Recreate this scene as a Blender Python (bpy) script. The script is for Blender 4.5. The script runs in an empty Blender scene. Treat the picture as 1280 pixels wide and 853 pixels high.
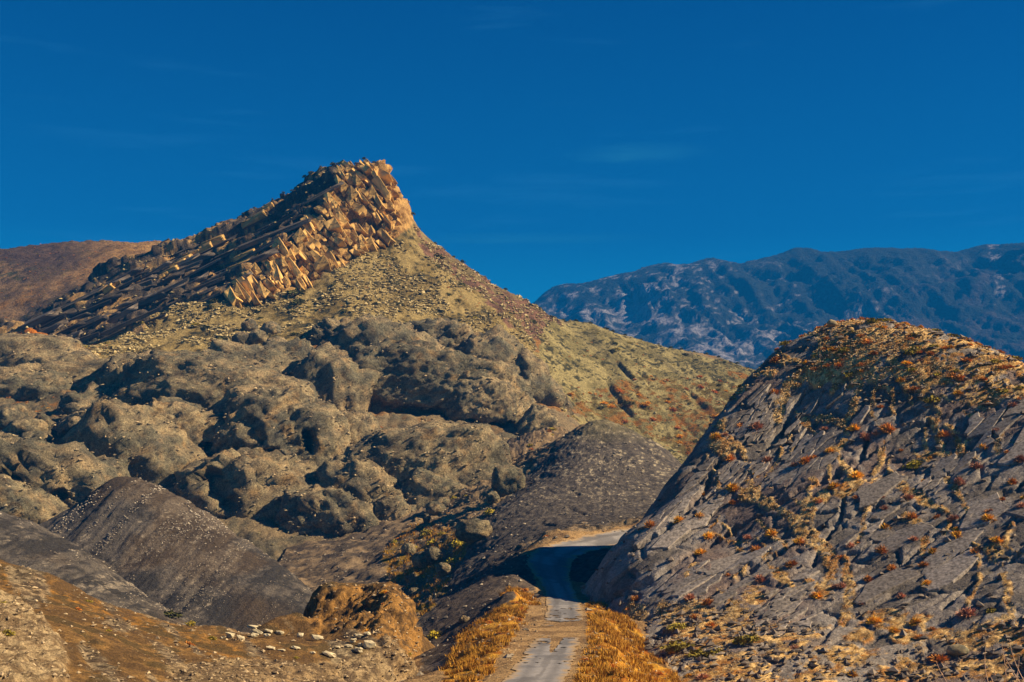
import bpy, bmesh, math
import numpy as np
from mathutils import Vector, Matrix

# ------------------------------------------------------------------ camera, light, exposure
scene = bpy.context.scene
COL = scene.collection
F = 1600.0                                   # focal length in photo pixels (photo 1280 wide)
HORIZON = 620.0
PITCH = math.atan((HORIZON - 426.5) / F)
CT, ST = math.cos(PITCH), math.sin(PITCH)
cam_data = bpy.data.cameras.new("camera")
cam_data.lens = F * 36.0 / 1280.0
cam_data.sensor_width = 36.0
cam_data.clip_start = 0.5
cam_data.clip_end = 40000.0
cam = bpy.data.objects.new("camera", cam_data)
cam.rotation_euler = (math.pi / 2 + PITCH, 0, 0)
COL.objects.link(cam)
scene.camera = cam

TO_SUN = np.array([0.82, -0.10, 0.56])
TO_SUN /= np.linalg.norm(TO_SUN)
SUN_EL = math.asin(TO_SUN[2])
SUN_AZ = math.atan2(TO_SUN[0], TO_SUN[1])
sd = bpy.data.lights.new("sun", 'SUN')
sd.energy = 5.0
sd.angle = math.radians(0.5)
sd.color = (1.0, 0.78, 0.50)
sun = bpy.data.objects.new("sun", sd)
sun.rotation_euler = Vector(TO_SUN).to_track_quat('Z', 'Y').to_euler()
COL.objects.link(sun)

world = bpy.data.worlds.new("World")
scene.world = world
world.use_nodes = True
wt = world.node_tree
wt.nodes.clear()
w_out = wt.nodes.new("ShaderNodeOutputWorld")
w_bg = wt.nodes.new("ShaderNodeBackground")
w_sky = wt.nodes.new("ShaderNodeTexSky")
w_sky.sky_type = 'NISHITA'
w_sky.sun_disc = False
w_sky.sun_elevation = SUN_EL
w_sky.sun_rotation = SUN_AZ
w_sky.altitude = 1500
w_sky.air_density = 1.0
w_sky.dust_density = 0.5
w_sky.ozone_density = 1.2
w_mul = wt.nodes.new("ShaderNodeMix")
w_mul.data_type = 'RGBA'
w_mul.blend_type = 'MULTIPLY'
w_mul.inputs[0].default_value = 1.0
# the whole dome is a deep, saturated blue that brightens to cyan towards the horizon
w_g = wt.nodes.new("ShaderNodeTexCoord"); w_sep = wt.nodes.new("ShaderNodeSeparateXYZ"); w_rmp = wt.nodes.new("ShaderNodeValToRGB")
w_rmp.color_ramp.elements[0].position = 0.10; w_rmp.color_ramp.elements[0].color = (0.02, 0.86, 1.08, 1)
w_rmp.color_ramp.elements[1].position = 0.40; w_rmp.color_ramp.elements[1].color = (0.0, 0.21, 0.54, 1)
e_ = w_rmp.color_ramp.elements.new(0.20); e_.color = (0.005, 0.35, 0.66, 1)
wt.links.new(w_g.outputs['Generated'], w_sep.inputs[0]); wt.links.new(w_sep.outputs['Z'], w_rmp.inputs[0]); wt.links.new(w_rmp.outputs[0], w_mul.inputs[7])
# thin cirrus: noise in direction space, stretched along the horizon
w_tc = wt.nodes.new("ShaderNodeTexCoord")
w_map = wt.nodes.new("ShaderNodeMapping")
w_map.inputs['Scale'].default_value = (3.0, 3.0, 34.0)
w_map.inputs['Rotation'].default_value = (0.0, 0.05, 0.0)
w_map.inputs['Location'].default_value = (2.4, 1.9, 2.3)
w_n = wt.nodes.new("ShaderNodeTexNoise")
w_n.inputs['Scale'].default_value = 1.6
w_n.inputs['Detail'].default_value = 6
w_n.inputs['Roughness'].default_value = 0.55
w_r = wt.nodes.new("ShaderNodeMapRange")
w_r.inputs['From Min'].default_value = 0.56
w_r.inputs['From Max'].default_value = 0.9
w_r.inputs['To Max'].default_value = 0.20
w_add = wt.nodes.new("ShaderNodeMix")
w_add.data_type = 'RGBA'
w_add.inputs[7].default_value = (0.6, 3.2, 6.2, 1)
wt.links.new(w_sky.outputs[0], w_mul.inputs[6])
wt.links.new(w_tc.outputs['Generated'], w_map.inputs[0])
wt.links.new(w_map.outputs[0], w_n.inputs['Vector'])
wt.links.new(w_n.outputs[0], w_r.inputs['Value'])
wt.links.new(w_r.outputs[0], w_add.inputs[0])
wt.links.new(w_mul.outputs[2], w_add.inputs[6])
# one wisp and one long thin streak of cirrus, each a soft patch of the sky's own direction space
w_last = w_add.outputs[2]
for (dx_, dz_, sx_, sz_, amt) in ((0.0975, 0.262, 0.060, 0.0085, 0.55), (0.010, 0.199, 0.115, 0.0050, 0.42)):
    mp_ = wt.nodes.new("ShaderNodeMapping"); mp_.inputs['Scale'].default_value = (1 / sx_, 0, 1 / sz_); mp_.inputs['Location'].default_value = (-dx_ / sx_, 0, -dz_ / sz_)
    ns_ = wt.nodes.new("ShaderNodeTexNoise"); ns_.inputs['Scale'].default_value = 1.3; ns_.inputs['Detail'].default_value = 7; ns_.inputs['Roughness'].default_value = .65
    wv_ = wt.nodes.new("ShaderNodeVectorMath"); wv_.operation = 'MULTIPLY_ADD'; wv_.inputs[1].default_value = (1.1, 0, 1.4)
    of_ = wt.nodes.new("ShaderNodeVectorMath"); of_.operation = 'SUBTRACT'; of_.inputs[1].default_value = (.55, 0, .7)
    ln_ = wt.nodes.new("ShaderNodeVectorMath"); ln_.operation = 'LENGTH'
    mr_ = wt.nodes.new("ShaderNodeMapRange"); mr_.interpolation_type = 'SMOOTHSTEP'; mr_.inputs['From Min'].default_value = 1.15; mr_.inputs['From Max'].default_value = 0.0; mr_.inputs['To Max'].default_value = amt
    ml_ = wt.nodes.new("ShaderNodeMath"); ml_.operation = 'MULTIPLY'
    mx_ = wt.nodes.new("ShaderNodeMix"); mx_.data_type = 'RGBA'; mx_.inputs[7].default_value = (0.25, 2.2, 3.6, 1)
    wt.links.new(w_tc.outputs['Generated'], mp_.inputs[0]); wt.links.new(mp_.outputs[0], ns_.inputs['Vector']); wt.links.new(ns_.outputs['Color'], wv_.inputs[0])
    wt.links.new(mp_.outputs[0], wv_.inputs[2]); wt.links.new(wv_.outputs[0], of_.inputs[0]); wt.links.new(of_.outputs[0], ln_.inputs[0]); wt.links.new(ln_.outputs['Value'], mr_.inputs['Value'])
    wt.links.new(mr_.outputs[0], ml_.inputs[0]); wt.links.new(ns_.outputs[0], ml_.inputs[1])
    wt.links.new(ml_.outputs[0], mx_.inputs[0]); wt.links.new(w_last, mx_.inputs[6]); w_last = mx_.outputs[2]
wt.links.new(w_last, w_bg.inputs[0])
w_bg.inputs[1].default_value = 0.05
wt.links.new(w_bg.outputs[0], w_out.inputs[0])

scene.view_settings.view_transform = 'Standard'
scene.view_settings.look = 'None'
scene.view_settings.exposure = 1.32
scene.view_settings.gamma = 1.0
scene.cycles.max_bounces = 4
scene.cycles.diffuse_bounces = 2
scene.cycles.volume_bounces = 0
scene.cycles.use_denoising = True

# ------------------------------------------------------------------ pixel <-> world
def P(px, py, d):
    """world point seen at photo pixel (px, py) standing d metres ahead"""
    cx, cy = (px - 640) / F, (426.5 - py) / F
    Y = CT - cy * ST
    Z = ST + cy * CT
    return np.array([cx * d / Y, d, Z * d / Y])

def proj(V):
    x, y, z = V[..., 0], V[..., 1], V[..., 2]
    fw = y * CT + z * ST
    up = -y * ST + z * CT
    return 640 + F * x / fw, 426.5 - F * up / fw, fw

# ------------------------------------------------------------------ noise
rs = np.random.RandomState(7)
_P = np.concatenate([rs.permutation(1024)] * 2).astype(np.int32)
_T = (rs.rand(1024) * 2 - 1).astype(np.float32)

def vn(p):
    p = np.asarray(p, np.float32)
    i = np.floor(p).astype(np.int32)
    f = p - i
    f = f * f * f * (f * (f * 6 - 15) + 10)
    i &= 1023
    j = (i + 1) & 1023
    a0, a1 = _P[i[:, 0]], _P[j[:, 0]]
    y0, y1, z0, z1 = i[:, 1], j[:, 1], i[:, 2], j[:, 2]
    def h(a, y, z):
        return _T[_P[(_P[(a + y) & 1023] + z) & 1023]]
    fx, fy, fz = f[:, 0], f[:, 1], f[:, 2]
    def lx(y, z):
        u = h(a0, y, z)
        return u + (h(a1, y, z) - u) * fx
    c0 = lx(y0, z0); c0 = c0 + (lx(y1, z0) - c0) * fy
    c1 = lx(y0, z1); c1 = c1 + (lx(y1, z1) - c1) * fy
    return c0 + (c1 - c0) * fz

def fbm(p, o=5, g=0.5, lac=2.07):
    p = np.asarray(p, np.float32)
    s, a, t = 0, 1.0, 0
    for k in range(o):
        s = s + a * vn(p + 17.3 * k)
        t += a; a *= g
        p = p * lac
    return s / t * 1.5

def ridged(p, o=4, g=0.5, lac=2.1):
    p = np.asarray(p, np.float32)
    s, a, t = 0, 1.0, 0
    for k in range(o):
        s = s + a * (1 - np.abs(vn(p + 31.7 * k)) * 1.8)
        t += a; a *= g
        p = p * lac
    return s / t

def worley(p):
    """2-D cells: F1, F2, cell value"""
    p = np.asarray(p, np.float32)
    i = np.floor(p).astype(np.int32)
    f1 = np.full(len(p), 9.0, np.float32); f2 = f1.copy(); cid = np.zeros(len(p), np.float32)
    for dx in (-1, 0, 1):
        for dy in (-1, 0, 1):
            cx, cy = (i[:, 0] + dx) & 1023, (i[:, 1] + dy) & 1023
            k = _P[_P[cx] + cy]
            qx = i[:, 0] + dx + (_T[k] * .5 + .5)
            qy = i[:, 1] + dy + (_T[_P[k + 3]] * .5 + .5)
            d = np.hypot(qx - p[:, 0], qy - p[:, 1])
            m = d < f1
            f2 = np.where(m, f1, np.minimum(f2, d))
            cid = np.where(m, _T[_P[k + 7]], cid)
            f1 = np.where(m, d, f1)
    return f1, f2, cid

def sst(a, b, x):
    t = np.clip((x - a) / (b - a), 0, 1)
    return t * t * (3 - 2 * t)

def in_poly(px, py, poly):
    r = np.zeros(px.shape, bool)
    n = len(poly)
    for k in range(n):
        x0, y0 = poly[k]; x1, y1 = poly[(k + 1) % n]
        if y0 == y1: continue
        c = ((y0 > py) != (y1 > py)) & (px < (x1 - x0) * (py - y0) / (y1 - y0) + x0)
        r ^= c
    return r

def mixc(a, b, t):
    a = np.asarray(a, np.float32); b = np.asarray(b, np.float32)
    return a + (b - a) * np.asarray(t)[..., None]

# ------------------------------------------------------------------ terrain from control points
class Spline:
    """z(x, y) through control points, kernel r (crisp ridges) blended with a little smoothing"""
    def __init__(self, pts, soft=6.0):
        q = np.array(pts, float)
        self.xy, self.soft = q[:, :2], soft
        n = len(q)
        A = np.zeros((n + 3, n + 3))
        A[:n, :n] = self.k(self.xy, self.xy)
        A[:n, n] = 1; A[:n, n + 1:] = self.xy / 100
        A[n, :n] = 1; A[n + 1:, :n] = self.xy.T / 100
        b = np.zeros(n + 3); b[:n] = q[:, 2]
        self.w = np.linalg.lstsq(A, b, rcond=1e-9)[0]
    def k(self, a, b):
        d2 = ((a[:, None, :] - b[None, :, :]) ** 2).sum(-1)
        return -np.sqrt(d2 + self.soft ** 2) / 100
    def __call__(self, x, y):
        p = np.stack([x.ravel(), y.ravel()], 1)
        out = np.empty(len(p))
        n = len(self.xy)
        for s in range(0, len(p), 60000):
            c = p[s:s + 60000]
            out[s:s + 60000] = self.k(c, self.xy) @ self.w[:n] + self.w[n] + c / 100 @ self.w[n + 1:]
        return out.reshape(x.shape)

def axis(*segs):
    """grid line positions: (start, end, step) runs"""
    return np.concatenate([np.arange(a, b, s) for a, b, s in segs])

def grid_normals(V):
    du = np.gradient(V, axis=1); dv = np.gradient(V, axis=0)
    n = np.cross(du, dv)
    n /= np.linalg.norm(n, axis=-1, keepdims=True) + 1e-9
    return np.where(n[..., 2:] < 0, -n, n)

def new_mesh(name, V, faces, cols=None, smooth=True):
    V = np.asarray(V, np.float32).reshape(-1, 3)
    faces = np.asarray(faces, np.int32)
    m = bpy.data.meshes.new(name)
    k = faces.shape[1]
    m.vertices.add(len(V)); m.vertices.foreach_set("co", V.ravel())
    m.loops.add(faces.size); m.loops.foreach_set("vertex_index", faces.ravel())
    m.polygons.add(len(faces))
    m.polygons.foreach_set("loop_start", np.arange(0, faces.size, k, dtype=np.int32))
    m.polygons.foreach_set("use_smooth", np.full(len(faces), smooth, bool))
    if cols is not None:
        c = np.ones((len(V), 4), np.float32); c[:, :3] = np.clip(np.asarray(cols).reshape(-1, 3), 0.004, 0.9)
        a = m.color_attributes.new("Col", 'FLOAT_COLOR', 'POINT')
        a.data.foreach_set("color", c.ravel())
    m.update(calc_edges=True)
    return m

def link(name, mesh, mat=None, parent=None, loc=None, label=None, cat=None, group=None, kind=None):
    o = bpy.data.objects.new(name, mesh)
    COL.objects.link(o)
    if mat is not None and mesh is not None and not mesh.materials:
        mesh.materials.append(mat)
    if loc is not None: o.location = loc
    if parent is not None: o.parent = parent
    if label: o['label'] = label
    if cat: o['category'] = cat
    if group: o['group'] = group
    if kind: o['kind'] = kind
    return o

def grid_faces(ny, nx, keep=None):
    i = np.arange(ny * nx).reshape(ny, nx)
    f = np.stack([i[:-1, :-1], i[:-1, 1:], i[1:, 1:], i[1:, :-1]], -1).reshape(-1, 4)
    return f if keep is None else f[keep.reshape(-1)]

class Land:
    """a finished terrain sheet, kept for placing things on it"""
    def __init__(self, name, V, cols, mat, label=None, smooth=True):
        self.V, self.N = V, grid_normals(V)
        ny, nx = V.shape[:2]
        self.obj = link(name, new_mesh(name, V, grid_faces(ny, nx), cols, smooth), mat, kind='structure', label=label)
        self.cols = cols
        self.p = V.reshape(-1, 3); self.n = self.N.reshape(-1, 3)
        self.px, self.py, self.dep = proj(self.p)
        view = -self.p / np.linalg.norm(self.p, axis=1, keepdims=True)
        self.front = (self.n * view).sum(1) > 0.02
        du = np.linalg.norm(np.gradient(V, axis=1), axis=-1) * np.linalg.norm(np.gradient(V, axis=0), axis=-1)
        self.area = du.ravel()
    def at(self, px, py, tol=2.5):
        while True:
            c = np.where((np.abs(self.px - px) < tol) & (np.abs(self.py - py) < tol) & self.front)[0]
            if len(c): break
            tol *= 1.6
            if tol > 60: return None, None
        k = c[np.argmin(self.dep[c] + 2.0 * np.hypot(self.px[c] - px, self.py[c] - py))]
        return self.p[k].copy(), self.n[k].copy()
    def grid(self, xs, ys):
        self.xs, self.ys = xs, ys
        return self
    def idx(self, x, y):
        i = np.clip(np.searchsorted(self.xs, x), 0, len(self.xs) - 1)
        j = np.clip(np.searchsorted(self.ys, y), 0, len(self.ys) - 1)
        return j * len(self.xs) + i
    def sample(self, n, weight, rng):
        w = weight * self.area
        c = np.cumsum(w)
        k = np.searchsorted(c, rng.rand(n) * c[-1])
        return np.minimum(k, len(w) - 1)

# ------------------------------------------------------------------ materials
def ground_mat(name, scale, bump, var=0.35, dist=0.3, detail=8, fine=None, stretch=(1, 1, 1)):
    m = bpy.data.materials.new(name); m.use_nodes = True
    t = m.node_tree; b = t.nodes["Principled BSDF"]
    b.inputs['Roughness'].default_value = 0.95
    b.inputs['Specular IOR Level'].default_value = 0.12
    at = t.nodes.new("ShaderNodeAttribute"); at.attribute_name = "Col"
    tc = t.nodes.new("ShaderNodeTexCoord")
    mp = t.nodes.new("ShaderNodeMapping"); mp.inputs['Scale'].default_value = stretch
    n = t.nodes.new("ShaderNodeTexNoise"); n.inputs['Scale'].default_value = scale
    n.inputs['Detail'].default_value = detail; n.inputs['Roughness'].default_value = 0.68
    n2 = t.nodes.new("ShaderNodeTexNoise"); n2.inputs['Scale'].default_value = fine or scale * 4
    n2.inputs['Detail'].default_value = 6; n2.inputs['Roughness'].default_value = 0.75
    r = t.nodes.new("ShaderNodeMapRange")
    r.inputs['From Min'].default_value = 0.3; r.inputs['From Max'].default_value = 0.7
    r.inputs['To Min'].default_value = 1 - var; r.inputs['To Max'].default_value = 1 + var
    mx = t.nodes.new("ShaderNodeMix"); mx.data_type = 'RGBA'; mx.blend_type = 'MULTIPLY'; mx.inputs[0].default_value = 1
    bp = t.nodes.new("ShaderNodeBump"); bp.inputs['Strength'].default_value = bump; bp.inputs['Distance'].default_value = dist
    n3 = t.nodes.new("ShaderNodeTexNoise"); n3.inputs['Scale'].default_value = (fine or scale * 4) * 3.1
    n3.inputs['Detail'].default_value = 4; n3.inputs['Roughness'].default_value = 0.7
    r3 = t.nodes.new("ShaderNodeMapRange")
    r3.inputs['From Min'].default_value = 0.35; r3.inputs['From Max'].default_value = 0.65
    r3.inputs['To Min'].default_value = 1 - var; r3.inputs['To Max'].default_value = 1 + var
    mm = t.nodes.new("ShaderNodeMath"); mm.operation = 'MULTIPLY'
    ad = t.nodes.new("ShaderNodeMath"); ad.operation = 'MULTIPLY_ADD'; ad.inputs[1].default_value = .35
    L = t.links.new
    L(tc.outputs['Object'], mp.inputs[0]); L(mp.outputs[0], n3.inputs['Vector']); L(n3.outputs[0], r3.inputs['Value'])
    L(r.outputs[0], mm.inputs[0]); L(r3.outputs[0], mm.inputs[1])
    L(n3.outputs[0], ad.inputs[0]); L(n.outputs[0], ad.inputs[2])
    L(mp.outputs[0], n.inputs['Vector']); L(mp.outputs[0], n2.inputs['Vector'])
    L(n2.outputs[0], r.inputs['Value']); L(at.outputs['Color'], mx.inputs[6]); L(mm.outputs[0], mx.inputs[7])
    L(mx.outputs[2], b.inputs['Base Color'])
    L(ad.outputs[0], bp.inputs['Height']); L(bp.outputs[0], b.inputs['Normal'])
    return m

def plain_mat(name, col, var=0.3, scale=3.0, rough=0.9, rand=0.0):
    m = bpy.data.materials.new(name); m.use_nodes = True
    t = m.node_tree; b = t.nodes["Principled BSDF"]
    b.inputs['Roughness'].default_value = rough
    b.inputs['Specular IOR Level'].default_value = 0.15
    tc = t.nodes.new("ShaderNodeTexCoord")
    n = t.nodes.new("ShaderNodeTexNoise"); n.inputs['Scale'].default_value = scale; n.inputs['Detail'].default_value = 5
    r = t.nodes.new("ShaderNodeMapRange")
    r.inputs['From Min'].default_value = 0.3; r.inputs['From Max'].default_value = 0.7
    r.inputs['To Min'].default_value = 1 - var; r.inputs['To Max'].default_value = 1 + var
    mx = t.nodes.new("ShaderNodeMix"); mx.data_type = 'RGBA'; mx.blend_type = 'MULTIPLY'; mx.inputs[0].default_value = 1
    mx.inputs[6].default_value = (*col, 1)
    L = t.links.new
    L(tc.outputs['Object'], n.inputs['Vector']); L(n.outputs[0], r.inputs['Value']); L(r.outputs[0], mx.inputs[7])
    out = mx.outputs[2]
    if rand:
        oi = t.nodes.new("ShaderNodeObjectInfo")
        hs = t.nodes.new("ShaderNodeHueSaturation")
        rr = t.nodes.new("ShaderNodeMapRange"); rr.inputs['To Min'].default_value = 1 - rand; rr.inputs['To Max'].default_value = 1 + rand
        L(oi.outputs['Random'], rr.inputs['Value']); L(rr.outputs[0], hs.inputs['Value'])
        L(out, hs.inputs['Color']); out = hs.outputs[0]
    L(out, b.inputs['Base Color'])
    return m

M_FAR = ground_mat("far_rock", 0.02, 1.0, 0.4, 20.0, fine=.04)
M_HILL = ground_mat("hill_soil", 0.2, 1.0, 0.42, 2.5, fine=.4)
M_MOUNT = ground_mat("mountain_rock", 0.4, 1.0, 0.5, 1.8, fine=1.1)
M_SCREE = ground_mat("scree", 1.2, 1.0, 0.5, 0.7, fine=1.5)
M_SLATE = ground_mat("slate", 1.5, 0.8, 0.38, 0.35, fine=1.5)
M_GRASS = ground_mat("dry_ground", 1.5, 1.0, 0.42, 0.4, fine=1.8)
M_DOME = ground_mat("weathered_rock", 0.5, 1.0, 0.55, 2.0, fine=1.2)
def add_flutes(m, rot, stretch, scale, dist):
    """a second, sharper relief: weathered flutes and joints along the bedding"""
    t = m.node_tree; b = t.nodes["Principled BSDF"]
    old = b.inputs['Normal'].links[0].from_socket if b.inputs['Normal'].links else None
    tc = t.nodes.new("ShaderNodeTexCoord")
    m1 = t.nodes.new("ShaderNodeMapping"); m1.inputs['Rotation'].default_value = rot
    m2 = t.nodes.new("ShaderNodeMapping"); m2.inputs['Scale'].default_value = stretch
    n = t.nodes.new("ShaderNodeTexNoise"); n.noise_type = 'RIDGED_MULTIFRACTAL'
    n.inputs['Scale'].default_value = scale; n.inputs['Detail'].default_value = 7; n.inputs['Roughness'].default_value = .62
    bp = t.nodes.new("ShaderNodeBump"); bp.invert = True; bp.inputs['Strength'].default_value = 1; bp.inputs['Distance'].default_value = dist
    L = t.links.new
    L(tc.outputs['Object'], m1.inputs[0]); L(m1.outputs[0], m2.inputs[0]); L(m2.outputs[0], n.inputs['Vector'])
    L(n.outputs[0], bp.inputs['Height'])
    if old: L(old, bp.inputs['Normal'])
    L(bp.outputs[0], b.inputs['Normal'])
add_flutes(M_DOME, (0, .65, 0), (.4, 1, 1.7), .32, 1.1)
add_flutes(M_SLATE, (0, .5, .4), (.5, 1, 1.5), .5, .16)
M_STONE = ground_mat("loose_stone", 1.5, 0.5, 0.25, 0.1)

def behind(pts, dx, dy, dz):
    return [p + np.array([dx, dy, dz]) for p in pts]

def PP(lst):
    return [P(*q) for q in lst]

# ------------------------------------------------------------------ the ground sheet under everything
def ground_sheet():
    xs = np.linspace(-7000, 7000, 57); ys = np.linspace(-3000, 7000, 41)
    X, Y = np.meshgrid(xs, ys)
    V = np.stack([X, Y, np.full_like(X, -46.0)], -1)
    link("ground", new_mesh("ground", V, grid_faces(41, 57), np.full((41 * 57, 3), (0.12, 0.09, 0.05))), M_HILL,
         kind='structure', label='dry brown valley ground below the hills')
ground_sheet()

# ------------------------------------------------------------------ distant blue mountain
def far_mountain():
    sky = [(560, 430, 4700), (620, 400, 4650), (665, 378, 4600), (690, 362, 4600), (720, 355, 4600), (760, 345, 4600), (800, 338, 4600), (826, 329, 4600),
           (850, 331, 4600), (880, 324, 4600), (905, 326, 4600), (940, 327, 4600), (970, 318, 4550), (1000, 309, 4550), (1022, 313, 4550), (1048, 316, 4500),
           (1075, 310, 4500), (1105, 306, 4500), (1150, 308, 4500), (1190, 313, 4500), (1230, 307, 4450), (1280, 301, 4400),
           (1350, 292, 4350), (1480, 280, 4300), (1700, 300, 4200)]
    c = PP(sky)
    pts = c + behind(c, 60, 500, -260) + behind(c, 100, 1400, -900)
    pts += PP([(560, 470, 3700), (640, 455, 3650), (740, 470, 3600), (850, 490, 3550), (940, 495, 3500), (1060, 500, 3450), (1180, 505, 3400), (1300, 505, 3400), (1500, 510, 3300), (1750, 510, 3300)])
    pts += PP([(700, 400, 4250), (780, 385, 4300), (860, 395, 4150), (920, 440, 3850), (980, 360, 4300), (1040, 400, 4050),
               (1110, 370, 4120), (1180, 400, 3950), (1250, 390, 3950), (1330, 390, 3900), (1120, 440, 3760), (1210, 330, 4330), (1240, 318, 4380)])
    S = Spline(pts, 40)
    xs = axis((-700, 2300, 8.5), (2300, 3400, 40)); ys = axis((3300, 4800, 8.5), (4800, 6000, 60))
    X, Y = np.meshgrid(xs, ys)
    Z = S(X, Y)
    V = np.stack([X, Y, Z], -1); N = grid_normals(V)
    p = V.reshape(-1, 3)
    q = p / 400 + fbm(p / 300, 3)[:, None] * .25
    d = 42 * (ridged(q * (1, 1, .7), 5, .45) - .55) + 38 * (ridged(np.stack([p[:, 0] / 120 + q[:, 1], p[:, 1] / 900, p[:, 2] / 700], 1), 4, .55) - .5) + 11 * fbm(p / 34, 4, .65)
    px, py, _ = proj(p)
    cl = sst(1085, 1130, px + 18 * fbm(p / 150, 3)) * sst(300, 345, py - (1290 - px) * 0.10)      # the plain cliff on the right
    st = np.floor(p[:, 2] / 45 + fbm(p / 200, 3) * 1.2)
    d += (1 - cl) * 14 * (_T[(st.astype(int) * 7) & 1023])
    fade = sst(0, 220, p[:, 2] + 150) * (.28 + .72 * sst(2, 26, py - np.interp(px, [q[0] for q in sky], [q[1] for q in sky])))
    V = V + N * (d * fade).reshape(X.shape)[..., None]
    p = V.reshape(-1, 3)
    N = grid_normals(V).reshape(-1, 3)
    # pale rock shows between dark scrub
    n1 = fbm(p * (1 / 48, 1 / 48, 1 / 26), 5, .78)
    n2 = fbm(p / 420 + 9, 3)
    rock = sst(0.14, 0.5, n1 + 0.45 * n2 - 0.06) * (1 - cl * 0.96)
    rock *= sst(315, 350, py + 14 * n2 + 0.0 * px)
    spur = in_poly(px + 5 * n1 * 3, py + 4 * n1 * 3, [(712, 400), (735, 382), (770, 400), (800, 420), (790, 430), (735, 412)])
    rock = np.maximum(rock, spur * sst(-.2, .35, n1))
    rock = np.maximum(rock, sst(455, 475, py + 10 * n2) * sst(-.1, .4, n1) * (px < 960))
    rock = np.maximum(rock, sst(.1, .25, n1) * (np.abs(px - 1245 - (py - 330) * .12) < 7) * (py < 375))
    c = mixc((0.016, 0.022, 0.018), (0.235, 0.225, 0.24), rock)
    c = mixc(c, (0.05, 0.04, 0.04), cl * sst(-.1, .4, fbm(p * (1 / 60, 1 / 60, 1 / 300), 4)) * .6)
    return Land("distant_mountain", V, c, M_FAR, 'distant blue mountain range with pale rock outcrops across its face')
far = far_mountain()

# ------------------------------------------------------------------ low brown hill behind, far left
def back_hill():
    c = PP([(-150, 345, 1250), (-60, 330, 1250), (0, 323, 1250), (60, 317, 1250), (120, 310, 1240), (150, 312, 1230), (180, 313, 1220), (220, 309, 1210), (300, 330, 1200), (400, 370, 1200)])
    pts = c + behind(c, 0, 150, -60)
    pts += PP([(-150, 430, 1000), (0, 430, 950), (60, 400, 970), (110, 370, 980), (160, 340, 1040), (250, 370, 1000), (400, 430, 1000), (-50, 460, 880), (100, 460, 880), (300, 470, 900)])
    S = Spline(pts, 15)
    xs = axis((-700, -180, 2.2), (-180, 0, 6)); ys = axis((850, 1290, 2.6), (1290, 1450, 12))
    X, Y = np.meshgrid(xs, ys)
    V = np.stack([X, Y, S(X, Y)], -1); N = grid_normals(V); p = V.reshape(-1, 3)
    d = 5 * fbm(p / 60, 5, .55) + 1.6 * fbm(p / 7, 3, .6)
    V = V + N * d.reshape(X.shape)[..., None]; p = V.reshape(-1, 3)
    px, py, _ = proj(p)
    n = fbm(p / 40, 4); n2 = fbm(p / 6, 3)
    c = mixc((0.10, 0.065, 0.034), (0.18, 0.115, 0.055), sst(-.3, .3, n))
    c = mixc(c, (0.045, 0.045, 0.02), sst(.15, .3, n2 + .25 * sst(120, 200, px)))
    c = mixc(c, (0.25, 0.12, 0.03), .6 * sst(.1, .4, n2 + .3 * n) * sst(30, 0, np.abs(py - (405 - px * .42) + 22)))
    c = mixc(c, mixc((0.20, 0.11, 0.035), (0.36, 0.21, 0.07), sst(-.3, .3, n2)), sst(70, 190, px + 25 * n) * .75)
    c = mixc(c, (0.07, 0.045, 0.03), sst(345, 322, py + 8 * n) * sst(140, 60, px))
    return Land("brown_hill", V, c, M_HILL, 'low rounded brown hill behind the mountain at the far left')
brown = back_hill()

# ------------------------------------------------------------------ the peak
CLIFF = [(496, 190), (440, 190), (428, 214), (412, 250), (395, 282), (380, 302), (345, 318), (315, 345), (286, 375), (305, 388), (345, 372), (380, 362), (410, 340), (440, 326), (475, 306), (508, 286), (530, 262), (510, 230)]
SLAB = [(480, 195), (300, 255), (150, 310), (0, 400), (0, 428), (60, 436), (170, 418), (215, 390), (262, 382), (300, 372), (320, 345), (345, 318), (385, 300), (400, 270), (425, 225)]
TALUS = [(300, 372), (380, 362), (440, 330), (506, 284), (560, 330), (640, 400), (690, 470), (705, 520), (640, 440), (560, 405), (450, 405), (390, 415), (330, 470), (200, 458), (60, 450), (130, 425), (215, 392)]
MAROON = [(508, 282), (545, 312), (600, 345), (700, 398), (690, 440), (640, 415), (580, 360), (530, 320)]
OLIVE = [(670, 440), (700, 398), (800, 422), (940, 462), (960, 520), (880, 600), (800, 600), (720, 525)]
SADDLE = [(700, 500), (760, 480), (850, 465), (930, 475), (900, 560), (850, 580), (760, 525), (710, 530)]
BEDN = np.array([-0.42, -0.36, 0.83]); BEDN /= np.linalg.norm(BEDN)

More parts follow.
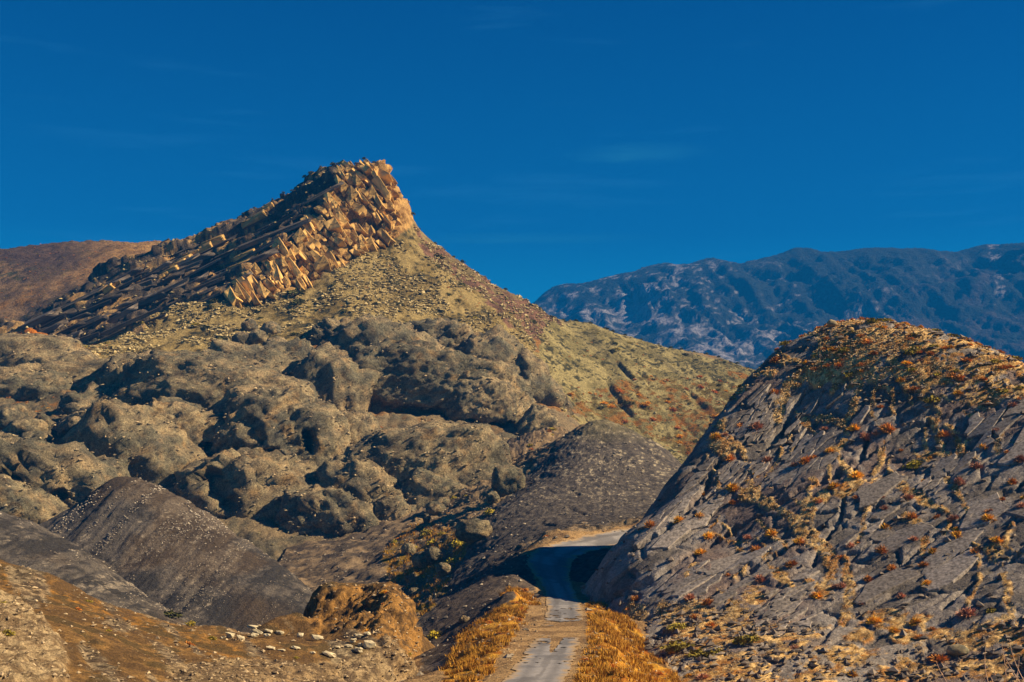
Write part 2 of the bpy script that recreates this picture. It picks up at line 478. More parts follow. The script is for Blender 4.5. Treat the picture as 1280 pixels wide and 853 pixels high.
def the_peak():
    c = PP([(-120, 480, 630), (-60, 450, 660), (20, 410, 700), (100, 365, 740), (140, 343, 770), (180, 322, 790), (220, 308, 785), (270, 285, 780), (330, 258, 775),
            (390, 228, 768), (430, 209, 763), (455, 202, 760), (470, 200, 758), (480, 203, 756)])
    r = PP([(485, 222, 753), (492, 240, 751), (503, 262, 749), (512, 285, 752), (540, 308, 755), (590, 342, 765), (640, 372, 775), (680, 395, 785), (740, 408, 795),
            (800, 425, 800), (850, 438, 805), (900, 452, 808), (935, 464, 808), (1000, 485, 808), (1100, 520, 800)])
    pts = c + r + behind(c, -25, 70, -28) + behind(c, -40, 200, -110) + behind(r, 10, 70, -32) + behind(r, 20, 200, -100)
    pts += PP([(20, 425, 655), (100, 432, 650), (170, 414, 655), (240, 380, 672), (300, 358, 680), (340, 312, 705), (385, 292, 720), (405, 250, 738), (430, 222, 752),
               (150, 370, 705), (250, 330, 725), (320, 290, 745)])                                   # the dip slope
    pts += PP([(300, 378, 670), (360, 365, 680), (420, 332, 698), (470, 303, 722)])                   # foot of the cliff
    pts += PP([(430, 360, 680), (500, 330, 715), (560, 355, 715), (600, 390, 700), (520, 380, 690), (420, 400, 650), (350, 410, 640), (280, 415, 630),
               (200, 432, 610), (100, 440, 600), (0, 440, 590), (-100, 470, 560)])
    pts += PP([(-60, 455, 550), (20, 455, 560), (100, 465, 560), (200, 470, 560), (300, 450, 580), (390, 418, 615), (450, 410, 635), (540, 410, 650), (600, 432, 645), (650, 470, 635), (690, 500, 630), (712, 520, 610)])
    pts += PP([(740, 450, 745), (740, 520, 680), (800, 480, 720), (850, 560, 670), (870, 500, 720), (930, 540, 690), (690, 440, 720), (640, 430, 690), (1000, 580, 680), (760, 560, 610), (820, 600, 600)])
    pts += PP([(-80, 660, 400), (0, 640, 430), (150, 640, 440), (300, 670, 440), (400, 695, 430), (470, 700, 425), (520, 680, 430), (560, 640, 450), (620, 600, 480), (660, 570, 510), (690, 540, 540), (720, 545, 570)])
    pts += PP([(-40, 540, 500), (100, 540, 500), (300, 540, 510), (450, 500, 560), (560, 500, 570), (500, 590, 480), (400, 600, 480), (620, 530, 545), (670, 540, 545)])
    pts += PP([(-80, 760, 360), (150, 750, 390), (350, 760, 390), (470, 730, 400)])
    S = Spline(pts, 7)
    xs = axis((-420, -330, 4), (-330, 190, 1.0), (190, 420, 5)); ys = axis((360, 420, 3), (420, 815, 1.1), (815, 1050, 8))
    X, Y = np.meshgrid(xs, ys)
    V = np.stack([X, Y, S(X, Y)], -1); N = grid_normals(V); p = V.reshape(-1, 3)
    px, py, _ = proj(p)
    w1 = fbm(p / 25, 4); w2 = fbm(p / 25 + 50, 4)
    qx, qy = px + 14 * w1, py + 9 * w2
    vis = (p[:, 1] < 800)
    slab = in_poly(qx, qy, SLAB) & vis
    cliff = in_poly(px + 5 * w1, py + 4 * w2, CLIFF) & vis
    slab &= ~cliff
    talus = in_poly(qx, qy, TALUS) & vis & ~cliff & ~slab
    maroon = in_poly(qx, qy, MAROON)
    olive = in_poly(qx, qy, OLIVE)
    saddle = in_poly(px + 30 * w1, py + 18 * w2, SADDLE)
    def soft(m):                                   # widen masks a little so relief does not tear
        a = m.reshape(X.shape).astype(np.float32)
        for _ in range(3):
            a[1:-1, 1:-1] = (a[1:-1, 1:-1] * 2 + a[:-2, 1:-1] + a[2:, 1:-1] + a[1:-1, :-2] + a[1:-1, 2:]) / 6
        return a.ravel()
    # bedding frame: strike direction in the slab, dip direction, normal
    st = np.array([0.86, -0.10, 0.49]); st -= BEDN * (st @ BEDN); st /= np.linalg.norm(st)
    dp = np.cross(BEDN, st)
    B = np.stack([p @ st, p @ dp, p @ BEDN], 1)
    # ledges of broken beds running along the strike
    e = fbm(B * (1 / 70, 1 / 13, 1 / 40), 5, .55) * 4.2
    stair = np.floor(e) + sst(.80, 1.0, e - np.floor(e))
    e2 = fbm(B * (1 / 30, 1 / 4.5, 1 / 20) + 5, 3, .5) * 3
    stair2 = np.floor(e2) + sst(.7, 1.0, e2 - np.floor(e2))
    d = 2.4 * fbm(p / 45, 3) + .5 * fbm(p / 5, 3, .6)
    d = d + soft(slab) * (2.6 * stair + 1.0 * stair2)
    cf = soft(cliff)
    f1, f2, cid = worley(np.stack([B[:, 0] / 9, B[:, 2] / 6], 1) + .15 * w1[:, None])
    d = d + cf * (2.0 * cid - 2.4 * sst(.16, .02, f2 - f1) + 1.5 * fbm(p / 6, 3))
    d = d + soft(talus | maroon) * (.8 * fbm(p / 2.6, 3, .6) + 1.6 * ridged(B * (1 / 14, 1 / 60, 1 / 14), 3))
    gul = ridged(np.stack([p[:, 0] / 26 + p[:, 2] / 40, p[:, 1] / 200, p[:, 2] / 200], 1), 4, .5)
    d = d + soft(olive) * (-3.6 * sst(.72, 1.0, gul) + .7 * fbm(p / 3, 3, .6))
    lowm = (py > 455) & (px < 690) & vis
    d = d + soft(lowm) * (6.5 * (.5 - ridged(p / 26, 4, .5)) + 1.2 * (ridged(B * (1 / 18, 1 / 4, 1 / 5), 4) - .5) + .5 * fbm(p / 3, 3))
    Vd = V + N * d.reshape(X.shape)[..., None]
    p = Vd.reshape(-1, 3)
    n1 = fbm(p / 12, 4); n2 = fbm(p / 3.2, 3, .65); n3 = fbm(p / 60, 3)
    c = mixc((0.17, 0.13, 0.06), (0.25, 0.185, 0.085), sst(-.3, .3, n1))
    c = np.where(slab[:, None], mixc((0.07, 0.06, 0.05), (0.19, 0.14, 0.09), sst(-.1, .5, n2 + .5 * n1)), c)
    c = np.where((slab & (n1 + .6 * n2 > .42))[:, None], mixc((0.34, 0.19, 0.07), (0.42, 0.27, 0.11), sst(-.3, .3, n2)), c)
    c = np.where(cliff[:, None], mixc((0.26, 0.14, 0.045), (0.52, 0.32, 0.11), sst(-.35, .35, n2 + .4 * n1)), c)
    c = np.where(talus[:, None], mixc((0.17, 0.125, 0.045), (0.31, 0.235, 0.095), sst(-.35, .35, n1 + .5 * n2)), c)
    c = np.where((talus & (n2 + .5 * n1 < -.38))[:, None], np.float32((0.045, 0.042, 0.02)), c)
    mm = sst(-.2, .2, n1 + .6 * maroon - .3) * maroon
    c = mixc(c, mixc((0.085, 0.048, 0.032), (0.20, 0.11, 0.07), sst(-.3, .3, n2)), mm)
    oc = mixc((0.17, 0.145, 0.06), (0.31, 0.26, 0.115), sst(-.4, .35, n1 + .4 * n2))
    oc = mixc(oc, (0.09, 0.08, 0.05), sst(.5, .95, ridged(np.stack([p[:, 0] / 17 + p[:, 2] / 22, p[:, 1] / 150, p[:, 2] / 150], 1), 4)) * .7)
    oc = mixc(oc, (0.05, 0.048, 0.022), sst(.3, .42, n2 + .25 * sst(800, 880, px)))
    c = np.where(olive[:, None], oc, c)
    sd_ = sst(-.1, .25, n2 + .8 * fbm(p / 9 + 3, 3)) * saddle
    c = mixc(c, mixc((0.24, 0.105, 0.018), (0.10, 0.075, 0.02), sst(-.1, .3, n1)), sd_ * .85)
    patch = sst(.22, .4, fbm(p / 10 + 77, 4) + .15 * n3) * in_poly(px, py, [(30, 410), (130, 425), (60, 450), (0, 450)])
    c = mixc(c, (0.42, 0.14, 0.015), patch)
    low = ~(slab | cliff | talus | olive | maroon) & vis & (py > 400)
    c = np.where(low[:, None], mixc((0.12, 0.105, 0.07), (0.23, 0.175, 0.10), sst(-.3, .3, n1 + .4 * n2)), c)
    c = mixc(c, (0.27, 0.12, 0.025), low * sst(.3, .5, fbm(p / 7 + 31, 4)) * sst(560, 500, py) * .8)
    L = Land("mountain", Vd, c, M_MOUNT, 'tall rocky mountain with tilted dark strata and a golden cliff below its summit')
    L.mask = dict(slab=slab, cliff=cliff, talus=talus, maroon=maroon, olive=olive, saddle=saddle, low=low)
    L.st, L.dp = st, dp
    return L
peak = the_peak()

# ------------------------------------------------------------------ dark scree cones on the left
def scree(name, sil, hidden, face, xs, ys, seed, label):
    c = PP(sil)
    pts = c + behind(c, *hidden) + PP(face)
    S = Spline(pts, 5)
    X, Y = np.meshgrid(xs, ys)
    V = np.stack([X, Y, S(X, Y)], -1); N = grid_normals(V); p = V.reshape(-1, 3)
    d = .9 * fbm(p / 22 + seed, 3) + .28 * fbm(p / 1.6, 4, .65) + .8 * (.5 - ridged(np.stack([p[:, 0] / 6 - p[:, 2] / 11, p[:, 1] / 60, p[:, 2] / 60], 1) + seed, 4, .55))
    V = V + N * d.reshape(X.shape)[..., None]; p = V.reshape(-1, 3)
    n1 = fbm(p / 9 + seed, 4); n2 = fbm(p / 1.3, 3, .65)
    stre = fbm(np.stack([p[:, 0] / 3.5 - p[:, 2] / 7, p[:, 1] / 30, p[:, 2] / 40], 1) + seed, 4)
    c = mixc((0.040, 0.037, 0.034), (0.105, 0.092, 0.077), sst(-.4, .4, n1 + .5 * n2 + .5 * stre))
    c = mixc(c, (0.16, 0.095, 0.035), sst(.15, .5, fbm(p / 30 + seed + 4, 3)) * .2)
    c = mixc(c, (0.26, 0.22, 0.165), sst(.55, .75, .7 * n2 + .7 * stre) * .8)
    return Land(name, V, c, M_SCREE, label)
cone = scree("scree_slope", [(100, 625, 405), (150, 598, 412), (200, 608, 410), (235, 628, 406), (270, 650, 400), (330, 692, 390), (370, 722, 378), (392, 741, 366), (420, 760, 358)],
             (6, 40, -30), [(60, 660, 395), (90, 700, 375), (130, 745, 355), (170, 785, 338), (230, 800, 330), (300, 790, 335), (380, 770, 345), (200, 690, 372), (280, 720, 362), (200, 860, 310), (300, 860, 310), (20, 700, 380)],
             axis((-170, -45, 0.5)), axis((300, 432, 0.5), (432, 470, 2)), 3.3, 'dark grey triangular scree slope streaked with pale stones below the rock domes')
cone2 = scree("gravel_ridge", [(-60, 628, 335), (0, 644, 330), (40, 655, 327), (70, 668, 323), (110, 692, 317), (160, 728, 308), (210, 764, 298), (250, 790, 290), (290, 815, 285)],
              (10, 25, -18), [(-60, 720, 285), (0, 735, 280), (60, 750, 276), (120, 775, 272), (180, 800, 270), (100, 850, 258), (-40, 850, 250), (220, 850, 262)],
              axis((-150, -60, 0.45)), axis((245, 345, 0.45), (345, 380, 2)), 8.1, 'smooth dark brown gravel ridge at the left edge behind the grassy slope')

# ------------------------------------------------------------------ grassy slope with a crumbling knob, bottom left
def front_slope():
    sil = PP([(-80, 672, 150), (0, 700, 150), (60, 723, 150), (110, 745, 151), (160, 763, 152), (210, 778, 154), (250, 786, 158), (290, 787, 166)])
    flat = PP([(330, 785, 172), (362, 779, 177)])
    top = PP([(384, 757, 186), (400, 748, 189), (440, 743, 191), (475, 740, 190), (494, 741, 188), (502, 752, 185)])
    edge = PP([(500, 770, 180), (507, 800, 171), (512, 825, 163), (522, 853, 155), (538, 900, 140)])
    pts = sil + behind(sil, 4, 18, -9) + behind(sil, 8, 60, -26) + top + behind(top, 2, 22, -10) + behind(top, 5, 70, -18) + flat + behind(flat, 0, 18, -9)
    pts += edge + behind(edge, 2.5, 3, -9) + behind(edge, 20, 14, -14)
    pts += PP([(300, 793, 166), (350, 795, 168), (400, 800, 166), (440, 808, 162), (385, 782, 178), (450, 775, 181), (490, 790, 176), (330, 800, 164)])
    pts += PP([(0, 853, 92), (80, 853, 98), (150, 853, 106), (220, 853, 115), (300, 853, 122), (380, 853, 132), (450, 853, 140), (500, 845, 150),
               (0, 760, 122), (60, 775, 122), (130, 800, 122), (200, 815, 130), (280, 822, 138), (360, 830, 140),
               (0, 950, 70), (250, 950, 90), (450, 950, 110), (-80, 853, 90), (-80, 750, 130), (560, 960, 120)])
    S = Spline(pts, 2.5)
    xs = axis((-75, -62, .6), (-62, 2, 0.24)); ys = axis((62, 85, .8), (85, 205, 0.32), (205, 270, 2))
    X, Y = np.meshgrid(xs, ys)
    V = np.stack([X, Y, S(X, Y)], -1); N = grid_normals(V); p = V.reshape(-1, 3)
    px, py, _ = proj(p)
    w = fbm(p / 6, 4)
    knob = in_poly(px + 6 * w, py + 4 * w, [(375, 742), (440, 730), (515, 728), (525, 800), (540, 853), (500, 853), (470, 800), (440, 785), (390, 785)]) & (Y.ravel() < 200)
    out = in_poly(px + 14 * w, py + 10 * w, [(0, 735), (40, 765), (75, 800), (85, 853), (0, 853), (-90, 853), (-90, 720)])
    out2 = in_poly(px + 14 * w, py + 6 * w, [(215, 830), (300, 822), (400, 828), (470, 800), (520, 830), (540, 860), (200, 860)])
    def soft(m, k=4):
        a = m.reshape(X.shape).astype(np.float32)
        for _ in range(k):
            a[1:-1, 1:-1] = (a[1:-1, 1:-1] * 2 + a[:-2, 1:-1] + a[2:, 1:-1] + a[1:-1, :-2] + a[1:-1, 2:]) / 6
        return a.ravel()
    d = .5 * fbm(p / 9, 4) + .10 * fbm(p / .8, 3, .65)
    d = d + soft(knob) * (1.3 * (.42 - ridged(p * (1 / 6, 1 / 9, 1 / 14), 4, .5)) + .9 * (ridged(np.stack([(p[:, 0] * .8 + p[:, 2] * .6) / 5, (p[:, 2] * .8 - p[:, 0] * .6) / 1.1, p[:, 1] / 6], 1), 3) - .5) + .5 * (.5 - ridged(p / 1.5, 4, .6)))
    d = d + soft(out) * (.5 + .9 * (ridged(np.stack([(p[:, 0] * .8 - p[:, 2] * .6) / 5, (p[:, 0] * .6 + p[:, 2] * .8) / 1.5, p[:, 1] / 3], 1), 5, .6) - .5) + .2 * fbm(p / .6, 3))
    d = d + soft(out2) * (.7 * (ridged(p / 2.0, 5, .62) - .5))
    gl = ridged(np.stack([(p[:, 0] + p[:, 1] * .35) / 7, p[:, 1] / 60, p[:, 0] / 80], 1), 3)
    d = d - .35 * sst(.8, 1, gl)
    V = V + N * d.reshape(X.shape)[..., None]; p = V.reshape(-1, 3)
    n1 = fbm(p / 3.5, 4); n2 = fbm(p / .7, 3, .65); n3 = fbm(p / 14 + 5, 3)
    c = mixc((0.105, 0.062, 0.025), (0.215, 0.122, 0.04), sst(-.35, .35, n1 + .5 * n2))
    c = mixc(c, (0.32, 0.15, 0.025), sst(.05, .35, n2 + .4 * n1) * sst(18, 2, np.abs(py - (700 + px * .37) - 14 + 8 * n1)) * .8)
    c = mixc(c, (0.06, 0.045, 0.02), sst(.2, .42, n1 + .3 * n3) * .8)
    c = mixc(c, mixc((0.07, 0.055, 0.04), (0.30, 0.24, 0.15), sst(-.1, .35, n2)), sst(.1, .3, fbm(np.stack([(p[:, 0] + p[:, 1] * .45) / 3, p[:, 1] / 18, p[:, 2] / 9], 1), 4) - .22 + .25 * sst(30, 0, np.abs(py - 770 - px * .38))) * .7)
    c = mixc(c, mixc((0.075, 0.045, 0.02), (0.30, 0.16, 0.045), sst(-.4, .45, n2 + .6 * n1)), soft(knob, 2))
    c = mixc(c, mixc((0.16, 0.11, 0.06), (0.36, 0.27, 0.15), sst(-.25, .3, n2 + .3 * n1)), soft(out, 2))
    c = mixc(c, mixc((0.12, 0.085, 0.05), (0.30, 0.22, 0.12), sst(-.1, .35, n2 + .3 * n1)), soft(out2, 2) * .8)
    L = Land("grassy_slope", V, c, M_GRASS, 'brown dry grass slope with a crumbling orange earth knob at the bottom left')
    L.out, L.knob, L.out2 = out, knob, out2
    return L
front = front_slope()

# ------------------------------------------------------------------ valley, gravel mound, road embankment: one sheet
ROAD = PP([(620, 930, 72), (648, 880, 92), (668, 853, 108), (684, 826, 126), (696, 800, 150), (705, 775, 180), (704, 752, 208), (695, 730, 228),
           (686, 713, 243), (688, 700, 255), (706, 688, 266), (740, 679, 275), (775, 671, 283), (830, 662, 292), (900, 650, 300)])
def resample(pts, step):
    q = np.array(pts)
    # Catmull-Rom
    out = []
    for i in range(len(q) - 1):
        p0, p1, p2, p3 = q[max(i - 1, 0)], q[i], q[i + 1], q[min(i + 2, len(q) - 1)]
        for t in np.linspace(0, 1, 24, endpoint=False):
            out.append(.5 * (2 * p1 + (p2 - p0) * t + (2 * p0 - 5 * p1 + 4 * p2 - p3) * t * t + (3 * p1 - p0 - 3 * p2 + p3) * t ** 3))
    out = np.array(out + [q[-1]])
    s = np.concatenate([[0], np.cumsum(np.linalg.norm(np.diff(out, axis=0), axis=1))])
    u = np.arange(0, s[-1], step)
    return np.stack([np.interp(u, s, out[:, k]) for k in range(3)], 1)
RC = resample(ROAD, 0.6)
RT = np.gradient(RC, axis=0); RT[:, 2] = 0; RT /= np.linalg.norm(RT, axis=1, keepdims=True)
RN = np.stack([RT[:, 1], -RT[:, 0], np.zeros(len(RT))], 1)            # to the right of travel

BEND = sst(225, 250, RC[:, 1]); HALF = 2.75 + 1.5 * BEND; BANK = -.24 * BEND
def valley_sheet():
    pts = []
    for k in range(0, len(RC), 12):
        for o in (-4.2, 0, 4.2):
            pts.append(RC[k] + RN[k] * o + np.array([0, 0, o * BANK[k]]))
    pts += PP([(560, 905, 100), (600, 853, 112), (575, 835, 140), (612, 800, 155), (630, 765, 180), (645, 738, 208), (655, 722, 225), (648, 705, 245), (652, 690, 262), (690, 668, 285), (740, 658, 292)])   # left shoulder
    pts += PP([(530, 860, 150), (540, 832, 185), (560, 800, 205), (520, 800, 265), (480, 800, 290), (440, 780, 330), (600, 730, 290), (575, 745, 292), (545, 768, 285),
               (682, 563, 452), (661, 598, 428), (645, 618, 406), (612, 642, 390), (590, 658, 376), (575, 688, 352), (690, 545, 500), (650, 585, 458), (620, 602, 442), (600, 630, 418), (575, 650, 406), (555, 680, 385), (530, 690, 386),
               (520, 712, 364), (560, 704, 356), (545, 735, 326), (568, 725, 332), (520, 754, 316), (500, 690, 395), (590, 610, 452), (560, 640, 436), (700, 532, 520), (480, 760, 350)])
    pts += [np.array(q) for q in ((-110., 600, -20), (-60, 575, -8), (-10, 575, 0), (30, 590, 0), (70, 600, 0), (110, 600, -10))]
    mr = PP([(742, 526, 455), (724, 556, 432), (696, 591, 408), (668, 612, 393), (647, 624, 384), (619, 643, 370), (596, 672, 348), (582, 705, 322)])
    pts += mr
    pts += PP([(756, 545, 440), (730, 580, 412), (700, 606, 392), (762, 532, 462), (787, 540, 458), (823, 557, 448), (845, 578, 438), (870, 600, 430),
               (780, 590, 410), (740, 620, 378), (700, 640, 355), (660, 660, 335), (620, 700, 308), (760, 600, 398), (800, 620, 385), (790, 645, 335), (840, 640, 345), (900, 640, 380)])
    b = PP([(742, 526, 455), (762, 532, 462), (787, 540, 458), (823, 557, 448), (870, 600, 430)])
    pts += behind(b, 5, 40, -16) + behind(b, 10, 120, -30)
    pts += PP([(735, 757, 210), (745, 740, 222), (730, 775, 190), (750, 790, 165), (740, 815, 140), (735, 853, 115), (760, 900, 92)])   # right shoulder
    pts += PP([(800, 815, 172), (826, 852, 152), (845, 880, 140), (790, 853, 125), (820, 900, 118), (900, 900, 135), (780, 770, 200), (760, 757, 215), (760, 720, 240), (720, 730, 236), (715, 712, 247), (760, 690, 256), (800, 690, 262), (1000, 860, 150), (1000, 950, 110), (900, 760, 230)])
    pts += [np.array([60, 60, -24.]), np.array([30, 60, -18.]), np.array([-30, 60, -24.]), np.array([-60, 120, -30.]), np.array([-70, 260, -38.]), np.array([-70, 340, -34.])]
    S = Spline(pts, 2.5)
    xs = axis((-75, -35, 1.0), (-35, 36, 0.38), (36, 75, 0.7), (75, 120, 2)); ys = axis((60, 96, 1), (96, 200, 0.33), (200, 330, 0.5), (330, 480, 0.8), (480, 620, 3))
    X, Y = np.meshgrid(xs, ys)
    Z = S(X, Y)
    # distance to the road centre line: bed it into a level shelf
    x, y, z = X.ravel(), Y.ravel(), Z.ravel().copy()
    dist = np.full(len(x), 1e3, np.float32); rz = np.zeros(len(x), np.float32); side = np.zeros(len(x), np.float32)
    near = np.where((x > -25) & (x < 75) & (y < 320))[0]
    best = np.full(len(near), 1e9, np.float32); bk = np.zeros(len(near), int)
    for k in range(0, len(RC)):
        dd = (x[near] - RC[k, 0]) ** 2 + (y[near] - RC[k, 1]) ** 2
        m = dd < best
        best[m] = dd[m]; bk[m] = k
    dist[near] = np.sqrt(best); rz[near] = RC[bk, 2]
    side[near] = (x[near] - RC[bk, 0]) * RN[bk, 0] + (y[near] - RC[bk, 1]) * RN[bk, 1]
    rz[near] += BANK[bk] * np.clip(side[near], -5, 5)
    k = sst(8.0, 4.4, dist)
    z = z * (1 - k) + rz * k
    V = np.stack([x, y, z], -1).reshape(*X.shape, 3)
    N = grid_normals(V); p = V.reshape(-1, 3)
    px, py, _ = proj(p)
    w = fbm(p / 5, 4); w2 = fbm(p / 14 + 9, 4)
    off = sst(2.9, 5.5, dist)
    mound = in_poly(px + 6 * w, py + 4 * w, [(742, 518), (790, 528), (850, 572), (865, 600), (835, 640), (790, 652), (740, 655), (690, 664), (650, 690), (600, 720), (560, 760), (530, 800), (515, 785), (560, 740), (572, 705), (605, 648), (655, 598), (715, 540)]) & (dist > 3.5)
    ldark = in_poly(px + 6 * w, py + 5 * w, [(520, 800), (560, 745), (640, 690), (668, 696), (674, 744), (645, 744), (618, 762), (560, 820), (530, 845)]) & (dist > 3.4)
    valley = in_poly(px + 6 * w, py + 4 * w, [(480, 690), (540, 630), (640, 570), (700, 525), (738, 522), (715, 540), (655, 598), (605, 648), (572, 705), (565, 735), (540, 770), (490, 770)]) & ~mound
    gl = in_poly(px + 9 * w, py + 6 * w, [(640, 738), (668, 742), (655, 775), (618, 830), (600, 853), (545, 853), (570, 815), (600, 775), (625, 752)])
    gr = in_poly(px + 8 * w, py + 6 * w, [(738, 745), (752, 748), (790, 780), (850, 853), (860, 880), (700, 880), (735, 800), (722, 770)])
    d = off * (.55 * w2 * 1.2 + .25 * w) + (.02 + .12 * off) * fbm(p / .7, 3, .6)
    rill = ridged(np.stack([(p[:, 0] * .8 + p[:, 1] * .35) / 8, p[:, 1] / 45, p[:, 2] / 30], 1), 3)
    mo = mound * sst(280, 330, p[:, 1])
    d = d + mo * (.28 * fbm(p / 1.3, 3, .65) - .8 * sst(.75, 1, rill))
    d = d + ((p[:, 1] > 285) & ~mound & (dist > 6) & ~valley) * (1.8 * (ridged(p / 11, 5, .6) - .5) + .5 * fbm(p / 2, 3))
    d = d + valley * (1.3 * (ridged(p / 9, 4) - .5) + .5 * fbm(p / 2.2, 3, .6))
    V = V + N * d.reshape(X.shape)[..., None]; p = V.reshape(-1, 3)
    n1 = fbm(p / 3.5, 4); n2 = fbm(p / .8, 3, .65)
    # bare tan verge by the road
    c = mixc((0.20, 0.125, 0.06), (0.34, 0.22, 0.10), sst(-.3, .3, n1 + .4 * n2))
    far_ = sst(290, 330, p[:, 1])
    dark = mixc((0.045, 0.040, 0.038), (0.105, 0.09, 0.075), sst(-.35, .4, n2 + .4 * n1))
    dark = mixc(dark, (0.34, 0.29, 0.20), sst(.5, .62, n2 + .3 * n1) * sst(330, 420, p[:, 1]))
    dark = mixc(dark, mixc((0.10, 0.09, 0.05), (0.17, 0.145, 0.075), sst(-.3, .3, n1)), sst(560, 528, py + 6 * n1) * .75)
    c = np.where(mound[:, None], dark, c)
    c = np.where(ldark[:, None], mixc((0.05, 0.042, 0.038), (0.11, 0.085, 0.065), sst(-.35, .4, n2 + .4 * n1)), c)  # left embankment: its shade is put into a darker ground colour
    vc = mixc((0.12, 0.085, 0.05), (0.27, 0.19, 0.10), sst(-.3, .3, n1 + .5 * n2))
    vc = mixc(vc, (0.19, 0.115, 0.012), sst(-.05, .25, n1) * sst(640, 690, py))
    rub = (p[:, 1] > 285) & ~mound & (dist > 6) & ~valley & ~ldark
    c = np.where(valley[:, None], vc, c)
    c = np.where(rub[:, None], mixc((0.075, 0.06, 0.045), (0.22, 0.16, 0.095), sst(-.3, .35, n1 + .6 * n2)), c)
    gcol = mixc((0.28, 0.10, 0.010), (0.46, 0.24, 0.03), sst(-.3, .3, n2 + .5 * n1))
    gcol = mixc(gcol, (0.07, 0.04, 0.02), sst(.25, .45, fbm(p / 1.4 + 8, 3)) * .8)
    gm = (gl | gr) & (dist > 3.2)
    c = np.where(gm[:, None], gcol, c)
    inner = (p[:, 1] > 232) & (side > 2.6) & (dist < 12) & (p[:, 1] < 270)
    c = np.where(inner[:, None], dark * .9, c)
    pool = in_poly(px, py, [(524, 833), (545, 828), (562, 833), (540, 840), (524, 840)])
    c = np.where(pool[:, None], np.float32((0.28, 0.22, 0.15)), c)
    L = Land("valley_ground", V, c, M_GRASS, 'valley side with a dark gravel mound and the road embankment')
    L.gl, L.gr, L.valley, L.mound, L.dist, L.ldark, L.side = gl & (dist > 3.4), gr & (dist > 3.4), valley, mound, dist, ldark, side
    return L
vall = valley_sheet()

# ------------------------------------------------------------------ cracked slab hill on the right
STREAKS = [(7, [(1030, 447), (1005, 468), (986, 483)]), (6, [(986, 483), (975, 505), (972, 520)]), (3, [(1060, 447), (1050, 474), (1040, 486)]), (3.5, [(1077, 470), (1067, 505), (1055, 527), (1058, 543), (1046, 561)]),
    (4, [(1127, 470), (1139, 502)]), (3, [(1113, 486), (1116, 517)]), (2.5, [(1095, 483), (1088, 517)]), (3.5, [(1172, 508), (1169, 520), (1170, 542)]), (2.5, [(1170, 542), (1174, 558), (1188, 568)]),
    (2.5, [(1155, 530), (1158, 555)]), (4, [(1103, 552), (1099, 574), (1092, 602)]), (2, [(1108, 570), (1114, 590)]), (3, [(1183, 596), (1199, 617), (1208, 642)]), (2.5, [(1017, 602), (1011, 624), (1005, 636)]), (1.8, [(1038, 586), (1035, 599)]),
    (1.8, [(978, 558), (974, 574), (958, 596)]), (1.8, [(989, 536), (988, 561)]), (2.5, [(1085, 627), (1080, 646)]), (5, [(936, 605), (955, 627), (980, 642), (1000, 660)]), (2.5, [(1246, 549), (1247, 567)]),
    (2.5, [(1084, 626), (1080, 650), (1081, 664), (1072, 679)]), (2.5, [(1019, 602), (1007, 633)]), (8, [(1013, 639), (1000, 666), (1033, 688), (1040, 714), (1028, 742)]), (6, [(1057, 701), (1064, 740), (1055, 775)]),
    (4, [(1132, 646), (1153, 657), (1158, 675), (1156, 694)]), (2.5, [(1188, 653), (1182, 670)]), (2.5, [(1222, 714), (1226, 727), (1217, 745), (1212, 756)]), (5, [(1254, 718), (1263, 736), (1259, 753), (1266, 770)]), (4, [(1219, 683), (1224, 701)]),
    (5, [(925, 620), (950, 622), (968, 633), (981, 644), (1003, 653), (1018, 666)]), (2.5, [(950, 653), (968, 668), (981, 683)]), (2, [(885, 666), (907, 675), (933, 677)]), (1.8, [(898, 647), (889, 660)]), (1.8, [(867, 707), (857, 722)]), (1.8, [(937, 707), (919, 720)]),
    (4, [(1020, 520), (1040, 524), (1050, 528)]), (3, [(910, 545), (925, 560), (935, 580)]), (3.5, [(1184, 530), (1196, 545), (1200, 560)]), (3, [(1265, 660), (1250, 690)]), (3, [(1120, 600), (1135, 625)])]
RUBBLE = [(795, 766, 22, 16), (833, 770, 20, 17), (880, 762, 22, 14), (920, 765, 24, 16), (945, 745, 16, 16), (870, 790, 20, 10), (905, 800, 32, 14), (985, 805, 30, 16), (1060, 822, 40, 18), (1110, 772, 34, 16), (1130, 795, 24, 12), (1075, 795, 22, 12),
    (1215, 800, 38, 18), (1175, 790, 24, 10), (1255, 790, 26, 18), (1150, 835, 40, 14), (840, 820, 18, 14), (1245, 690, 16, 10), (905, 560, 24, 14), (1075, 440, 60, 20), (1180, 465, 90, 18), (1250, 490, 40, 18), (1110, 425, 60, 14), (1040, 425, 30, 12), (1220, 455, 60, 14), (960, 465, 14, 8), (1020, 845, 30, 12), (1240, 835, 30, 14)]
RIFTS = [[(765, 748), (830, 715), (900, 672), (980, 628), (1050, 590), (1120, 540), (1200, 512), (1275, 470)], [(790, 690), (840, 655), (870, 625), (905, 570)],
         [(880, 748), (960, 700), (1040, 652), (1100, 630)], [(1015, 705), (1050, 645), (1068, 590), (1085, 535)], [(1105, 725), (1150, 692), (1210, 645), (1279, 602)], [(960, 560), (1000, 500), (1040, 455)], [(1180, 760), (1230, 715), (1279, 690)]]
